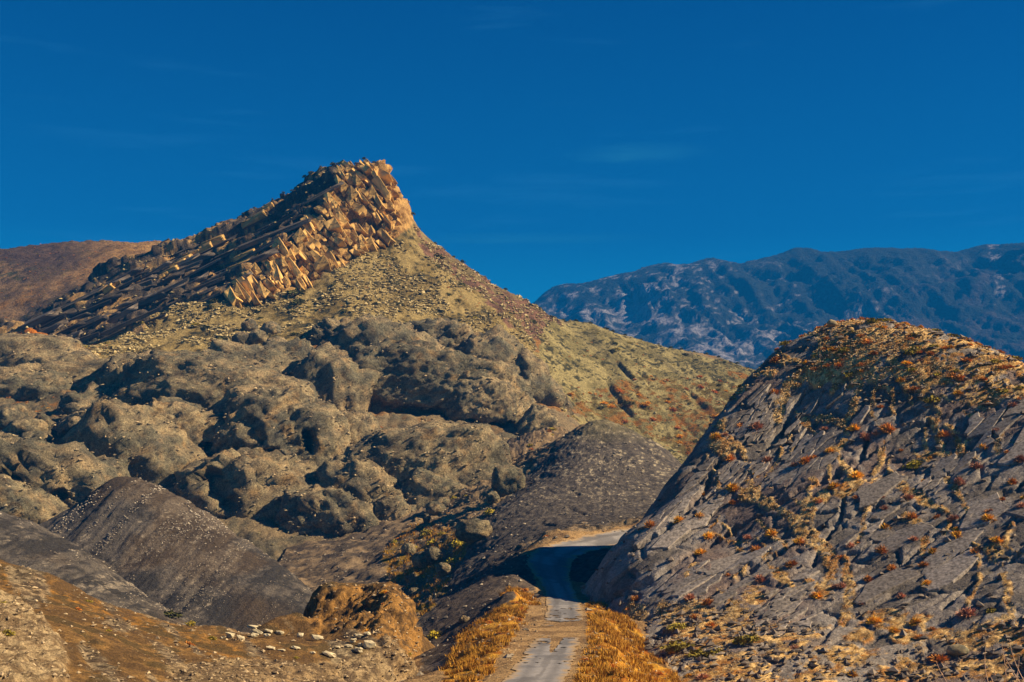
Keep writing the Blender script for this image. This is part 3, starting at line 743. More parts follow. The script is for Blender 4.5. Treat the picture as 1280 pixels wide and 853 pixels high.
def right_hill():
    ridge = PP([(1000, 424, 249), (1020, 413, 250), (1040, 407, 250), (1070, 404, 249), (1100, 406, 247), (1130, 413, 244), (1160, 420, 240), (1190, 428, 235), (1220, 436, 230), (1250, 443, 225), (1280, 452, 220), (1400, 485, 208), (1550, 520, 200)])
    left = PP([(975, 440, 248), (960, 450, 246), (930, 480, 241), (905, 515, 236), (880, 550, 232), (860, 577, 229), (840, 600, 226), (815, 640, 221), (775, 672, 216), (757, 712, 211), (755, 745, 205), (765, 780, 195)])
    ridge = [q + np.array([0, 0, -.7]) for q in ridge]
    pts = ridge + left + behind(ridge, 2, 14, -8.5) + behind(ridge, 5, 80, -45) + behind(left, -7, 6, -11) + behind(left, -26, 26, -40)
    pts += PP([(800, 800, 180), (830, 835, 162), (860, 858, 152), (950, 858, 150), (1040, 858, 149), (1150, 858, 146), (1280, 858, 142), (1400, 860, 138), (1550, 860, 134),
               (840, 900, 140), (1000, 940, 125), (1280, 940, 118), (1500, 940, 112)])
    pts += PP([(1040, 640, 198), (900, 680, 204), (900, 600, 219), (1000, 520, 226), (1160, 560, 205), (1160, 700, 176), (1280, 600, 186), (1280, 720, 163), (1400, 650, 165), (960, 780, 172)])
    S = Spline(pts, 3)
    xs = axis((2, 12, .5), (12, 100, 0.25), (100, 160, 2)); ys = axis((108, 138, .8), (138, 258, 0.26), (258, 340, 3))
    X, Y = np.meshgrid(xs, ys)
    V = np.stack([X, Y, S(X, Y)], -1); N = grid_normals(V); p = V.reshape(-1, 3)
    px, py, _ = proj(p)
    w = fbm(p / 8, 4)[:, None]
    t = p[:, 1] * .75 + p[:, 2] * .75
    ca, sa = math.cos(.55), math.sin(.55)
    U = np.stack([p[:, 0] * ca + t * sa, -p[:, 0] * sa + t * ca], 1) + .8 * w
    f1, f2, cid = worley(U / (9.0, 3.6))
    g1, g2, cid2 = worley(U / (3.4, 1.5) + 40)
    crack = sst(.13, .02, f2 - f1); crack2 = sst(.12, .02, g2 - g1)
    n0 = fbm(p / 22 + 3, 4)
    # soil: patches near the crest and foot, and streaks running down the slope between slabs
    sx = p[:, 0] + .9 * w[:, 0]
    streak = ridged(np.stack([sx / 5.5 + t * .03, t / 34, p[:, 2] * 0], 1) + 11, 4, .55)
    crest = sst(95, 20, py - (404 + np.maximum(px - 1040, 0) * .21) + 40 * n0) * sst(960, 1060, px + 30 * n0)
    foot = sst(735, 800, py + 70 * n0 - np.maximum(px - 1150, 0) * .05)
    patch = sst(.12, .45, fbm(p / 7 + 21, 4) + .3 * n0)
    soil = np.clip(sst(.62, .84, streak) * sst(-.45, .1, n0 + .2) * sst(840, 930, px) + crest * sst(-.1, .35, patch * .7 + fbm(p / 2.5, 3) * .8 - .08) + foot * sst(.1, .5, patch + fbm(p / 2, 3) * .4 + .25) + .9 * patch * sst(840, 960, px) * sst(.35, .7, streak), 0, 1)
    fine = fbm(p / 1.1, 4, .6)
    vein = np.zeros(len(p), np.float32)
    wx, wy = px + 3.5 * fbm(p / 2.2 + 7, 3), py + 3.5 * fbm(p / 2.2 + 19, 3)
    for wd, line in STREAKS:
        for (x0, y0), (x1, y1) in zip(line[:-1], line[1:]):
            dx, dy = x1 - x0, y1 - y0
            tt = np.clip(((wx - x0) * dx + (wy - y0) * dy) / (dx * dx + dy * dy), 0, 1)
            vein = np.maximum(vein, sst(1.25, .55, np.hypot(wx - x0 - tt * dx, wy - y0 - tt * dy) / (wd * 1.2 + .4)))
    for x0, y0, rx, ry in RUBBLE:
        vein = np.maximum(vein, sst(1.2, .5, np.hypot((wx - x0) / rx, (wy - y0) / ry) + .35 * fbm(p / 1.7 + 3, 3)))
    rift = np.zeros(len(p), np.float32)
    for line in RIFTS:
        for (x0, y0), (x1, y1) in zip(line[:-1], line[1:]):
            dx, dy = x1 - x0, y1 - y0
            tt = np.clip(((wx - x0) * dx + (wy - y0) * dy) / (dx * dx + dy * dy), 0, 1)
            rift = np.maximum(rift, sst(3.2, 1.0, np.hypot(wx - x0 - tt * dx, wy - y0 - tt * dy)))
    vein *= (Y.ravel() < 262) * sst(-.7, -.05, fbm(p / .9 + 71, 3, .65))
    soil = np.maximum(sst(.35, .65, soil + .28 * fine), sst(.3, .8, vein + .35 * fine))
    rock = 1 - soil
    d = .6 * fbm(p / 16, 3) + rock * (.22 * cid + .10 * cid2 - .34 * crack - .13 * crack2 - 1.0 * rift + .03 * fine) + soil * (.02 + .16 * fine)
    V = V + N * d.reshape(X.shape)[..., None]; p = V.reshape(-1, 3)
    n1 = fbm(p / 3, 4); n2 = fbm(p / .6, 3, .65)
    c = mixc((0.13, 0.115, 0.10), (0.23, 0.203, 0.177), sst(-.4, .4, n1 + .6 * cid))
    c = mixc(c, (0.16, 0.115, 0.10), sst(.0, .5, fbm(p / 16 + 60, 3)) * .7)
    c = mixc(c, (0.25, 0.23, 0.21), sst(.3, .6, n1 + .4 * cid2) * .6)
    sc = mixc((0.30, 0.17, 0.05), (0.68, 0.46, 0.19), sst(-.3, .35, n2 + .4 * n1))
    sc = mixc(sc, (0.34, 0.13, 0.02), sst(.15, .4, fbm(p / 1.8 + 33, 3)) * .7)
    sc = mixc(sc, (0.085, 0.065, 0.05), sst(.1, .35, fbm(p / .75 + 51, 3, .65) + .25 * fbm(p / 3 + 8, 2)) * (.35 + .4 * foot))
    c = mixc(c, sc, soil)
    L = Land("rocky_hill", V, c, M_SLATE, 'dark rocky hill of cracked slabs with pale soil and orange shrubs on the right')
    L.soil, L.crest, L.foot, L.vein, L.rift = soil, crest, foot, vein, rift
    return L.grid(xs, ys)
hill = right_hill()

# ------------------------------------------------------------------ road
M_ROAD = ground_mat("worn_asphalt", 2.0, 0.35, 0.14, 0.05, fine=1.2)
def road_sheet():
    q = resample(ROAD, 0.25)
    T = np.gradient(q, axis=0); T[:, 2] = 0; T /= np.linalg.norm(T, axis=1, keepdims=True)
    R = np.stack([T[:, 1], -T[:, 0], T[:, 0] * 0], 1)
    bend = sst(225, 250, q[:, 1]); half = 2.75 + 1.5 * bend; bank = -.24 * bend
    nw = 41
    wv = np.linspace(-1, 1, nw)
    pts = q[:, None, :] + R[:, None, :] * (wv[None, :, None] * half[:, None, None])
    pts[..., 2] += .08 + wv[None, :] * (half * bank)[:, None]
    p = pts.reshape(-1, 3)
    px, py, _ = proj(p)
    n = fbm(p / 1.6, 5, .6); n2 = fbm(p / 5, 3)
    W = np.tile(wv, len(q))
    track = np.exp(-((np.abs(W) - .42) / .17) ** 2)
    c = mixc((0.16, 0.157, 0.16), (0.26, 0.25, 0.245), sst(-.4, .4, n2 + .5 * n))
    c = mixc(c, (0.11, 0.107, 0.11), track * .55)
    c = mixc(c, (0.12, 0.115, 0.115), sst(.2, .5, fbm(np.stack([W * 3.0, np.repeat(np.arange(len(q)) * .25, nw) / 9, W * 0], 1), 4)) * .6)
    c = mixc(c, (0.06, 0.055, 0.05), sst(.93, .99, ridged(p / 2.6 + 4, 3)) * .8)
    c = mixc(c, (0.34, 0.24, 0.13), sst(.62, .95, np.abs(W) + .3 * n))
    keep_v = (np.abs(W) + .18 * n + .08 * n2) < .96
    gap = (py + 14 * n + 6 * n2 > 776) & (py + 9 * n - 14 * np.exp(-(W / .16) ** 2) * (1 + n) + 4 * np.abs(W) < 801) & (p[:, 1] < 195)
    hole = (fbm(p / 1.1 + 31, 3) > .8 - .2 * sst(20, 4, np.abs(py - 765))) & (py > 755) & (py < 830)
    keep_v &= ~gap & ~hole
    i = np.arange(len(p)).reshape(len(q), nw)
    f = np.stack([i[:-1, :-1], i[:-1, 1:], i[1:, 1:], i[1:, :-1]], -1).reshape(-1, 4)
    f = f[keep_v[f].sum(1) >= 3]
    link("road", new_mesh("road", p, f, c), M_ROAD, kind='structure', label='narrow worn grey asphalt road with a broken gap, curving out of sight')
road_sheet()

# ------------------------------------------------------------------ rounded weathered rocks of the outcrop
_ico = {}
def ico(level):
    if level not in _ico:
        b = bmesh.new(); bmesh.ops.create_icosphere(b, subdivisions=level, radius=1.0)
        _ico[level] = (np.array([v.co[:] for v in b.verts]), np.array([[v.index for v in f.verts] for f in b.faces], np.int32))
        b.free()
    return _ico[level]

def rotm(axis_, ang):
    return np.array(Matrix.Rotation(ang, 3, axis_))

PEBBLE = []
def rock(name, label, cat, px, py, w, h, d, tilt=0, seed=0, deep=.8, level=5, rough=1.0, cav=(), tone=0.5, sink=.25, group=None, yaw=0, lump=.13, box=0.0, stria=1.0, mat=None, under=1.0, flat=False):
    """one rounded rock w x h photo pixels large, d metres away, with hollows (px, py, radius, depth) worn into it"""
    D, Fc = ico(level)
    sc = d / F
    ax = np.array([w / 2 * sc, (w + h) / 4 * sc * deep, h / 2 * sc])
    q = D.copy()
    if box:
        m = np.abs(q).max(1, keepdims=True)
        q = q * (1 - box) + q / m * box * .85
    sd_ = seed * 7.31
    r = 1 + lump * fbm(D * 1.25 + sd_, 3) + .06 * fbm(D * 3.5 + sd_, 3)
    v = q * r[:, None] * ax
    R = rotm('Y', math.radians(tilt)) @ rotm('Z', math.radians(yaw))
    v = v @ R.T
    size = float(np.cbrt(ax.prod()))
    N = (D / ax) @ R.T; N /= np.linalg.norm(N, axis=1, keepdims=True)
    c0 = P(px, py, d) + np.array([0, ax[1] * sink, 0])
    wp = v + c0
    # joints, flutes along the bedding and surface grain, all in metres
    st = np.stack([(wp[:, 0] * .80 + wp[:, 2] * .60) / 16, (-wp[:, 0] * .60 + wp[:, 2] * .80) / 2.6, wp[:, 1] / 9], 1) + sd_
    rr = ridged(st, 4, .55)
    dd = stria * rough * min(size * .07, 1.5) * (.62 - rr) * 1.25 + rough * min(.09 * size, 1.7) * (.6 - ridged(wp / min(size * .85, 13) * (1, 1, 1.25) + sd_, 3, .45)) + rough * min(.04 * size, .55) * (.6 - ridged(wp / 3.2 + sd_, 3, .5)) + rough ** .5 * min(.05 * size, .6) * fbm(wp / 1.9 + sd_, 5, .62)
    cr = ridged(wp / (size * 1.1) * (1, 1, .8) + sd_ * 2, 2)
    jt = ridged(np.stack([(wp[:, 0] * .62 - wp[:, 2] * .78) / (size * .55), wp[:, 1] / (size * 1.4), (wp[:, 0] * .78 + wp[:, 2] * .62) / (size * 2.2)], 1) + sd_, 3)
    dd = dd - rough * .11 * size * sst(.90, 1.0, cr) - rough * min(.07 * size, .9) * sst(.82, 1.0, jt)
    e = (-wp[:, 0] * .45 + wp[:, 2] * .89) / (size * .34) + 1.1 * fbm(wp / (size * .8) + sd_ + 5, 3)
    e = e - np.floor(e)
    dd = dd + rough * min(.085 * size, 1.7) * (sst(.0, .14, e) * (1 - .75 * e) - .5) * sst(-.3, .4, fbm(wp / (size * .9) + sd_ + 60, 2))
    v = v + N * dd[:, None]
    un = sst(-.25, -.65, D[:, 2]) * sst(.3, -.3, N[:, 1])
    v = v + (un * .38 * size * under)[:, None] * np.array([-.2, 1.0, 0.1])
    wp = v + c0
    if cav:
        qx, qy, _ = proj(wp)
        front_ = N[:, 1] < .15
        for (hx, hy, hr, hd) in cav:
            if not isinstance(hr, tuple): hr = (hr, hr, 0)
            a = math.radians(hr[2])
            ux, uy = qx - hx, qy - hy
            e = ((ux * math.cos(a) - uy * math.sin(a)) / hr[0]) ** 2 + ((ux * math.sin(a) + uy * math.cos(a)) / hr[1]) ** 2
            e = e * (1 + .35 * fbm(wp / (hr[0] * sc * .9) + hx, 2))
            k = sst(1.0, .35, e) * front_
            v = v + (k * hd * sc)[:, None] * np.array([-.30, 1.0, .12])
        wp = v + c0
    n1 = fbm(wp / (size * .7) + sd_, 4); n2 = fbm(wp / 1.5 + sd_, 3, .65); n3 = fbm(wp / 6 + 40, 3)
    c = mixc((0.175, 0.16, 0.105), (0.335, 0.27, 0.155), sst(-.35, .35, n1 + (tone - .5) * 1.2))
    c = mixc(c, (0.11, 0.105, 0.08), sst(.1, .5, n3 - .3 * (tone - .5)) * .75)
    c = mixc(c, (0.36, 0.25, 0.13), sst(.25, .6, n2 + .4 * n1) * .7)
    c = mixc(c, (0.36, 0.20, 0.06), sst(.3, .7, fbm(wp / 6 + 90, 5, .6) + .5 * (tone - .6)) * .5)
    st2 = fbm(np.stack([(wp[:, 0] * .80 + wp[:, 2] * .60) / 14, (-wp[:, 0] * .60 + wp[:, 2] * .80) / 1.7, wp[:, 1] / 7], 1) + sd_ + 9, 4, .6)
    c = mixc(c, (0.065, 0.06, 0.048), sst(.05, .45, st2 + .35 * n2) * .6)
    c = mixc(c, (0.42, 0.31, 0.17), sst(.15, .5, -st2 + .3 * n2 - .1) * .5)
    if level > 4: PEBBLE.append((v + c0, N, w * h / len(v)))
    m = new_mesh(name, v, Fc[N[Fc][:, :, 1].min(1) < .6] if level > 3 else Fc, c, smooth=not flat)
    return link(name, m, mat or M_DOME, loc=c0, label=label, cat=cat, group=group)

ROCKS = [
 # label, px, py, w, h, d, kwargs
 ('smooth pale rock dome at the far left edge below the dark strata', 12, 452, 150, 74, 552, dict(seed=1, rough=.5, lump=.10, tone=.5, stria=.5)),
 ('low pale rock hump shading its left side, right of the edge dome', 66, 467, 90, 50, 548, dict(seed=2, tilt=-12, rough=.7)),
 ('wide flat pale rock hump above the boulder cluster', 110, 478, 190, 62, 540, dict(seed=3, rough=.7, tone=.55)),
 ('small low rock hump at the left edge beneath the pale dome', 30, 486, 120, 56, 525, dict(seed=33, rough=.9, tone=.5)),
 ('rounded tan rock shoulder left of the grey-green dome', 172, 500, 90, 110, 532, dict(seed=4, tilt=8, rough=1.0)),
 ('large grey-green rock dome with a pale rough patch on its face', 275, 508, 250, 122, 528, dict(k=1.08, seed=5, tilt=13, level=6, rough=.5, lump=.07, tone=.35, sink=.30, deep=.75, under=.6, cav=[(268, 530, (7, 7, 0), 22), (282, 534, (11, 9, 0), 30), (316, 548, (26, 8, 38), 45), (356, 527, (4, 4, 0), 18)])),
 ('biggest tan rock bluff, pitted with dark hollows under a smooth brow', 340, 582, 178, 190, 505, dict(k=1.08, seed=6, tilt=12, level=6, rough=1.0, lump=.09, tone=.78, deep=.75, sink=.42, cav=[(386, 552, (8, 16, 20), 40), (335, 575, (24, 15, 0), 26), (296, 590, (14, 36, -35), 44), (380, 590, (6, 16, 20), 30), (352, 622, (9, 8, 0), 20)])),
 ('lumpy ochre rock foot below the biggest bluff', 318, 628, 150, 110, 478, dict(seed=7, tilt=25, rough=1.4, lump=.2, tone=.85, cav=[(288, 630, (9, 9, 0), 24), (272, 606, (13, 22, 25), 26)])),
 ('ochre rock wall with a deep dark shelter cave in it', 232, 568, 130, 110, 500, dict(seed=8, tilt=20, level=6, rough=.9, tone=.72, cav=[(250, 568, (24, 13, 28), 75), (205, 560, (11, 30, 20), 22)])),
 ('broad tan rock slab face beside the shelter cave', 150, 578, 130, 120, 488, dict(seed=9, tilt=30, rough=1.1, tone=.6, box=.4)),
 ('jagged grey rock knuckle above the broad slab face', 128, 520, 95, 70, 515, dict(seed=10, rough=1.6, tone=.3, lump=.25)),
 ('dark leaning rock fin under the jagged knuckle', 95, 545, 90, 55, 503, dict(seed=11, tilt=-30, rough=1.4, tone=.3, box=.3)),
 ('knobbly grey rock mass at the lower left above the gravel ridge', 62, 622, 190, 95, 452, dict(seed=12, tilt=20, rough=1.8, lump=.24, tone=.4, cav=[(75, 620, (13, 9, 10), 26), (20, 600, (14, 7, -15), 20)])),
 ('tilted grey rock rib left of the scree slope', 120, 610, 60, 50, 446, dict(seed=13, tilt=30, rough=1.5, tone=.45)),
 ('tan rock base at the left edge above the gravel ridge', 0, 640, 120, 70, 430, dict(seed=14, tilt=25, rough=1.2, tone=.65)),
 ('rounded rock shoulder with long flutes between the two bluffs', 405, 500, 90, 130, 540, dict(seed=15, tilt=20, rough=.9, tone=.4)),
 ('small tan dome behind the biggest bluff', 318, 465, 120, 62, 556, dict(seed=16, tilt=12, rough=.9, tone=.55)),
 ('cracked tan rock hump right of the boulder pile', 352, 458, 75, 62, 560, dict(seed=17, tilt=-18, rough=1.1)),
 ('streaky grey rock crest at the head of the outcrop', 430, 432, 80, 60, 612, dict(seed=18, tilt=20, rough=1.7, tone=.35)),
 ('ribbed grey rock face with a dark notch', 480, 465, 130, 110, 585, dict(seed=19, tilt=30, rough=1.4, tone=.38, cav=[(462, 446, (10, 9, 0), 26), (466, 466, (8, 16, 10), 34)])),
 ('dark blocky rock crown along the outcrop top', 545, 428, 78, 52, 622, dict(seed=20, rough=1.6, tone=.1, box=.4, lump=.22)),
 ('grey rock bulge stepping down right of the dark crown', 605, 458, 90, 75, 606, dict(seed=21, tilt=-32, rough=1.2, tone=.35)),
 ('big smooth tan boulder dome hollowed out beneath', 600, 512, 84, 80, 552, dict(k=1.12, seed=22, rough=.35, lump=.06, level=6, tone=.62, stria=.3, sink=.1, dd=-9, cav=[(590, 534, (13, 13, 0), 40), (616, 538, (13, 9, 35), 44)])),
 ('ribbed rock roof overhanging the long dark cleft', 530, 492, 235, 112, 545, dict(k=1.05, seed=23, tilt=8, level=6, rough=1.1, lump=.08, box=.4, deep=.62, sink=.12, tone=.42, under=1.4, cav=[(452, 531, (14, 9, 10), 40), (510, 540, (46, 9, -10), 60), (480, 531, (14, 7, 5), 36), (548, 530, (14, 12, -40), 34)])),
 ('great smooth rock wall tapering to a point below the long cleft', 528, 606, 220, 150, 500, dict(k=1.04, seed=24, tilt=-9, level=6, rough=.45, lump=.07, box=.35, tone=.5, deep=.6, sink=.72, under=.3, cav=[(541, 612, (5, 9, 25), 16), (556, 608, (5, 8, 25), 14)])),
 ('lower point of the great rock wall above the stream bed', 540, 625, 70, 70, 478, dict(seed=25, tilt=20, rough=.7, tone=.5)),
 ('fluted tan rock lobe with paired dark hollows', 462, 632, 120, 85, 462, dict(seed=26, tilt=40, rough=.9, tone=.55, cav=[(431, 641, (15, 11, -45), 34), (455, 662, (14, 11, -40), 36)])),
 ('rounded rock toe at the foot of the fluted lobe', 490, 650, 46, 54, 448, dict(seed=27, tilt=10, rough=.7, tone=.5)),
 ('pale cracked rock hump beside the top of the scree slope', 382, 655, 62, 74, 436, dict(seed=28, tilt=10, rough=.9, tone=.62)),
 ('long sloping rock slab under the fluted lobe', 430, 660, 110, 62, 442, dict(seed=29, tilt=38, rough=1.3, tone=.5)),
 ('grey rock buttress on the right flank of the outcrop', 655, 490, 72, 95, 572, dict(seed=30, tilt=-35, rough=1.1, tone=.38)),
 ('shadowed rock hollow rim behind the big boulder dome', 640, 505, 50, 60, 560, dict(seed=31, tilt=-10, rough=1.3, tone=.3)),
 ('low rock tongue ending at the rust shrubs', 664, 545, 40, 70, 530, dict(seed=32, tilt=30, rough=1.0, tone=.6)),
 ('narrow pale rock spine running down between the bluffs', 425, 560, 60, 90, 508, dict(seed=35, tilt=25, rough=.9, tone=.5)),
 ('grey rock lump below the narrow pale spine', 425, 600, 80, 55, 485, dict(seed=36, tilt=-20, rough=1.1, tone=.4, cav=[(412, 588, (16, 9, 25), 34)])),
]
def seat(px, py, d):
    q, n = peak.at(px, py)
    return d if q is None or abs(q[1] - d) > 140 else float(q[1])
for (lab, px, py, w, h, d, kw) in ROCKS:
    rock("rock_outcrop", lab, "rock", px, py + (h * .10 if 'k' not in kw else 0), w * kw.get('k', 1.3), h * kw.get('k', 1.3), seat(px, py, d) + kw.get('dd', 0), **{a_: b_ for a_, b_ in dict(dict(sink=.6, box=.3), **kw).items() if a_ not in ('k', 'dd')})

BOULDERS = [
 ('rounded grey boulder at the left edge of the boulder cluster', 8, 527, 34, 38, 500, dict(seed=41, tone=.45)),
 ('upright grey boulder second in the left boulder cluster', 21, 522, 22, 30, 502, dict(seed=42, tone=.35)),
 ('wide tan boulder in the middle of the left cluster', 32, 538, 46, 28, 496, dict(seed=43, tone=.6)),
 ('small dark boulder leaning on the wide tan boulder', 52, 530, 20, 22, 498, dict(seed=44, tone=.3)),
 ('large tan boulder at the foot of the left cluster', 12, 556, 42, 38, 488, dict(seed=45, tone=.62)),
 ('squat boulder right of the large tan one', 44, 555, 36, 30, 488, dict(seed=46, tone=.5)),
 ('round grey boulder perched above the dark rock fin', 93, 535, 26, 26, 497, dict(seed=47, tone=.4)),
 ('dark upright boulder beside the round grey one', 120, 535, 22, 26, 494, dict(seed=48, tone=.15)),
 ('pair-topped grey boulder near the orange plants', 88, 505, 26, 18, 512, dict(seed=49, tone=.4)),
 ('long flat boulder among the orange plants', 100, 514, 38, 16, 508, dict(seed=50, tone=.35, tilt=10)),
 ('small rounded boulder under the jagged knuckle', 136, 529, 18, 20, 490, dict(seed=51, tone=.35)),
 ('pink-grey angular block under the shelter cave wall', 210, 556, 28, 30, 468, dict(seed=52, tone=.7, box=.6)),
 ('pale angular block below the pink-grey one', 206, 582, 24, 26, 466, dict(seed=53, tone=.7, box=.6)),
 ('top grey boulder of the pile behind the small tan dome', 312, 409, 18, 18, 592, dict(seed=54, tone=.4)),
 ('left grey boulder of the pile behind the small tan dome', 302, 427, 24, 22, 585, dict(seed=55, tone=.35)),
 ('right dark boulder of the pile behind the small tan dome', 338, 414, 22, 22, 590, dict(seed=56, tone=.2)),
 ('middle pale boulder of the pile behind the small tan dome', 322, 424, 22, 22, 584, dict(seed=57, tone=.55)),
 ('lowest boulder of the pile behind the small tan dome', 346, 432, 24, 18, 580, dict(seed=58, tone=.3)),
 ('stepped grey boulder at the pile foot next to the talus', 300, 441, 20, 18, 576, dict(seed=68, tone=.4)),
 ('knob on the shoulder just behind the biggest bluff', 330, 479, 26, 16, 540, dict(seed=59, tone=.5)),
 ('dark round boulder at the bluff corner', 392, 479, 30, 20, 538, dict(seed=60, tone=.2)),
 ('grey boulder on the right outcrop flank under the crown', 632, 470, 30, 30, 588, dict(seed=61, tone=.4)),
 ('lower grey boulder on the right outcrop flank', 652, 470, 36, 36, 578, dict(seed=62, tone=.4)),
 ('pale boulder beside the hollow right of the big dome', 640, 497, 16, 22, 548, dict(seed=63, tone=.6)),
 ('dark boulder knob on the ribbed rock roof', 536, 456, 28, 22, 590, dict(seed=64, tone=.2)),
 ('rounded boulder at the left end of the outcrop crest', 406, 433, 14, 14, 606, dict(seed=65, tone=.3)),
 ('small boulder on the outcrop crest below the talus', 455, 408, 16, 10, 630, dict(seed=66, tone=.25)),
 ('flat small boulder on the outcrop crest beside the crown', 480, 406, 14, 9, 632, dict(seed=67, tone=.25)),
]
for (lab, px, py, w, h, d, kw) in BOULDERS:
    k = dict(level=4, rough=.8, lump=.16, sink=.1); k.update(kw)
    rock("boulder", lab, "boulder", px, py, w * 1.1, h * 1.1, seat(px, py, d) - 7, **k)

# boulders of the stream bed, set on the valley floor
STREAM = [
 ('largest shadowed block in the stream bed, topped with shrubs', 636, 602, 36, 34, dict(seed=71, tone=.3, box=.5)),
 ('big reddish boulder throwing a long shadow in mid stream bed', 592, 664, 36, 26, dict(seed=72, tone=.7, box=.3)),
 ('slab boulder leaning in the shadow of the largest block', 616, 623, 14, 14, dict(seed=73, tone=.3)),
 ('grey boulder at the wall foot above the yellow grass', 511, 688, 14, 16, dict(seed=74, tone=.5)),
 ('round pale boulder nearest the yellow grass patch', 527, 701, 18, 18, dict(seed=75, tone=.6)),
 ('brown boulder right of the round pale one', 542, 696, 18, 20, dict(seed=76, tone=.5)),
 ('dark boulder alone on the stream bank', 554, 712, 14, 14, dict(seed=77, tone=.2)),
 ('grey boulder under the pointed rock wall', 545, 637, 22, 16, dict(seed=78, tone=.3)),
 ('dark boulder wedged below the pointed rock wall', 552, 630, 18, 14, dict(seed=79, tone=.2)),
 ('small pale upright stone below the rock wall', 533, 648, 8, 10, dict(seed=80, tone=.6)),
 ('tan boulder beside the orange shrubs upstream', 618, 585, 12, 12, dict(seed=81, tone=.7)),
 ('grey boulder upstream above the largest block', 622, 578, 14, 10, dict(seed=82, tone=.4)),
 ('pale flat boulder below the yellow grass', 518, 741, 14, 9, dict(seed=83, tone=.6)),
 ('grey stone in the dark gully under the embankment', 580, 775, 12, 8, dict(seed=84, tone=.4)),
]
for (lab, px, py, w, h, kw) in STREAM:
    q, n = vall.at(px, py + h * .35)
    k = dict(level=4, rough=.8, lump=.18, sink=.0, under=.3); k.update(kw)
    rock("boulder", lab, "boulder", px, py, w * 1.15, h * 1.15, float(q[1]) if q is not None else 400, **k)
for (lab, px, py, w, h, land, kw) in [
    ('pale yellow boulder standing on the crest of the right hill', 1040, 406, 13, 10, hill, dict(seed=91, tone=1.0, level=3)),
    ('lone rounded grey boulder at the foot of the right hill', 1197, 815, 27, 16, hill, dict(seed=92, tone=.45, level=4, rough=.3, lump=.08))]:
    q, n = land.at(px, py + h * .3)
    rock("boulder", lab, "boulder", px, py - 1, w, h, float(q[1]), sink=0, mat=M_STONE, **kw)

# ------------------------------------------------------------------ jointed blocks of the golden cliff, ledges of the strata (parts of the mountain)
rng = np.random.RandomState(11)
def block_mesh(name, seed, jit=.24):
    r = np.random.RandomState(seed)
    v = np.array([[x, y, z] for x in (-.5, .5) for y in (-.5, .5) for z in (-.5, .5)])
    b = bmesh.new()
    for q in v + r.uniform(-jit, jit, (8, 3)): b.verts.new(q)
    b.verts.ensure_lookup_table()
    for f in ((0, 1, 3, 2), (4, 6, 7, 5), (0, 4, 5, 1), (2, 3, 7, 6), (0, 2, 6, 4), (1, 5, 7, 3)):
        b.faces.new([b.verts[k] for k in f])
    bmesh.ops.bevel(b, geom=list(b.edges), offset=.05, segments=1, affect='EDGES')
    bmesh.ops.recalc_face_normals(b, faces=list(b.faces))
    m = bpy.data.meshes.new(name); b.to_mesh(m); b.free()
    return m
M_GOLD = plain_mat("golden_rock", (0.45, 0.28, 0.09), .6, 1.2, rand=.35)
M_STRATA = plain_mat("dark_strata", (0.12, 0.098, 0.075), .6, 1.0, rand=.6)
M_SLAB = plain_mat("slab_rock", (0.215, 0.188, 0.162), .6, 2.4, rand=.25)
def add_joints(m, scale, dist):
    """fine joints and grain in the relief of the slabs"""
    t = m.node_tree; b = t.nodes["Principled BSDF"]
    tc = t.nodes.new("ShaderNodeTexCoord"); nz = t.nodes.new("ShaderNodeTexNoise"); nz.inputs['Scale'].default_value = 2.0; nz.inputs['Detail'].default_value = 8
    vo = t.nodes.new("ShaderNodeTexVoronoi"); vo.feature = 'DISTANCE_TO_EDGE'; vo.inputs['Scale'].default_value = scale
    mr = t.nodes.new("ShaderNodeMapRange"); mr.inputs['From Max'].default_value = .06
    mx = t.nodes.new("ShaderNodeVectorMath"); mx.operation = 'MULTIPLY_ADD'; mx.inputs[1].default_value = (.5, .5, .5)
    ad = t.nodes.new("ShaderNodeMath"); ad.operation = 'MULTIPLY_ADD'; ad.inputs[1].default_value = .9
    bp = t.nodes.new("ShaderNodeBump"); bp.inputs['Strength'].default_value = 1; bp.inputs['Distance'].default_value = dist
    L = t.links.new
    L(tc.outputs['Object'], nz.inputs['Vector']); L(nz.outputs['Color'], mx.inputs[0]); L(tc.outputs['Object'], mx.inputs[2])
    L(mx.outputs[0], vo.inputs['Vector']); L(vo.outputs['Distance'], mr.inputs['Value'])
    L(nz.outputs[0], ad.inputs[0]); L(mr.outputs[0], ad.inputs[2]); L(ad.outputs[0], bp.inputs['Height']); L(bp.outputs[0], b.inputs['Normal'])
add_flutes(M_SLAB, (0, .5, .45), (.35, 1, 1.6), .55, .10)
add_joints(M_GOLD, .5, .5)
add_joints(M_STRATA, .5, .4)
def poisson(cand, rad, most, rg):
    keep = []
    for k in rg.permutation(len(cand)):
        c = cand[k]
        if all((c[0] - a[0]) ** 2 + (c[1] - a[1]) ** 2 + (c[2] - a[2]) ** 2 > rad * rad for a in keep):
            keep.append(c)
            if len(keep) >= most: break
    return keep
def frame(x, n, jit, rg):
    x = x + rg.uniform(-jit, jit, 3); x /= np.linalg.norm(x)
    n = n - x * (n @ x); n /= np.linalg.norm(n)
    return Matrix(np.stack([x, np.cross(n, x), n], 1).tolist())
def place_parts(parent, name, meshes, mat, spots, x, n, dims, jit, rg, lift=0.0):
    for m in meshes:
        if not m.materials: m.materials.append(mat)
    for q in spots:
        o = bpy.data.objects.new(name, meshes[rg.randint(len(meshes))])
        g_ = rg.lognormal(0, .32)
        s = [rg.uniform(*d) * min(g_, 1.8) for d in dims]
        M = Matrix.Translation(Vector(q + n * lift)) @ frame(x, n, jit, rg).to_4x4() @ Matrix.Diagonal((*s, 1))
        o.matrix_world = M
        o.parent = parent
        COL.objects.link(o)
k = np.where(peak.mask['cliff'] & peak.front)[0]
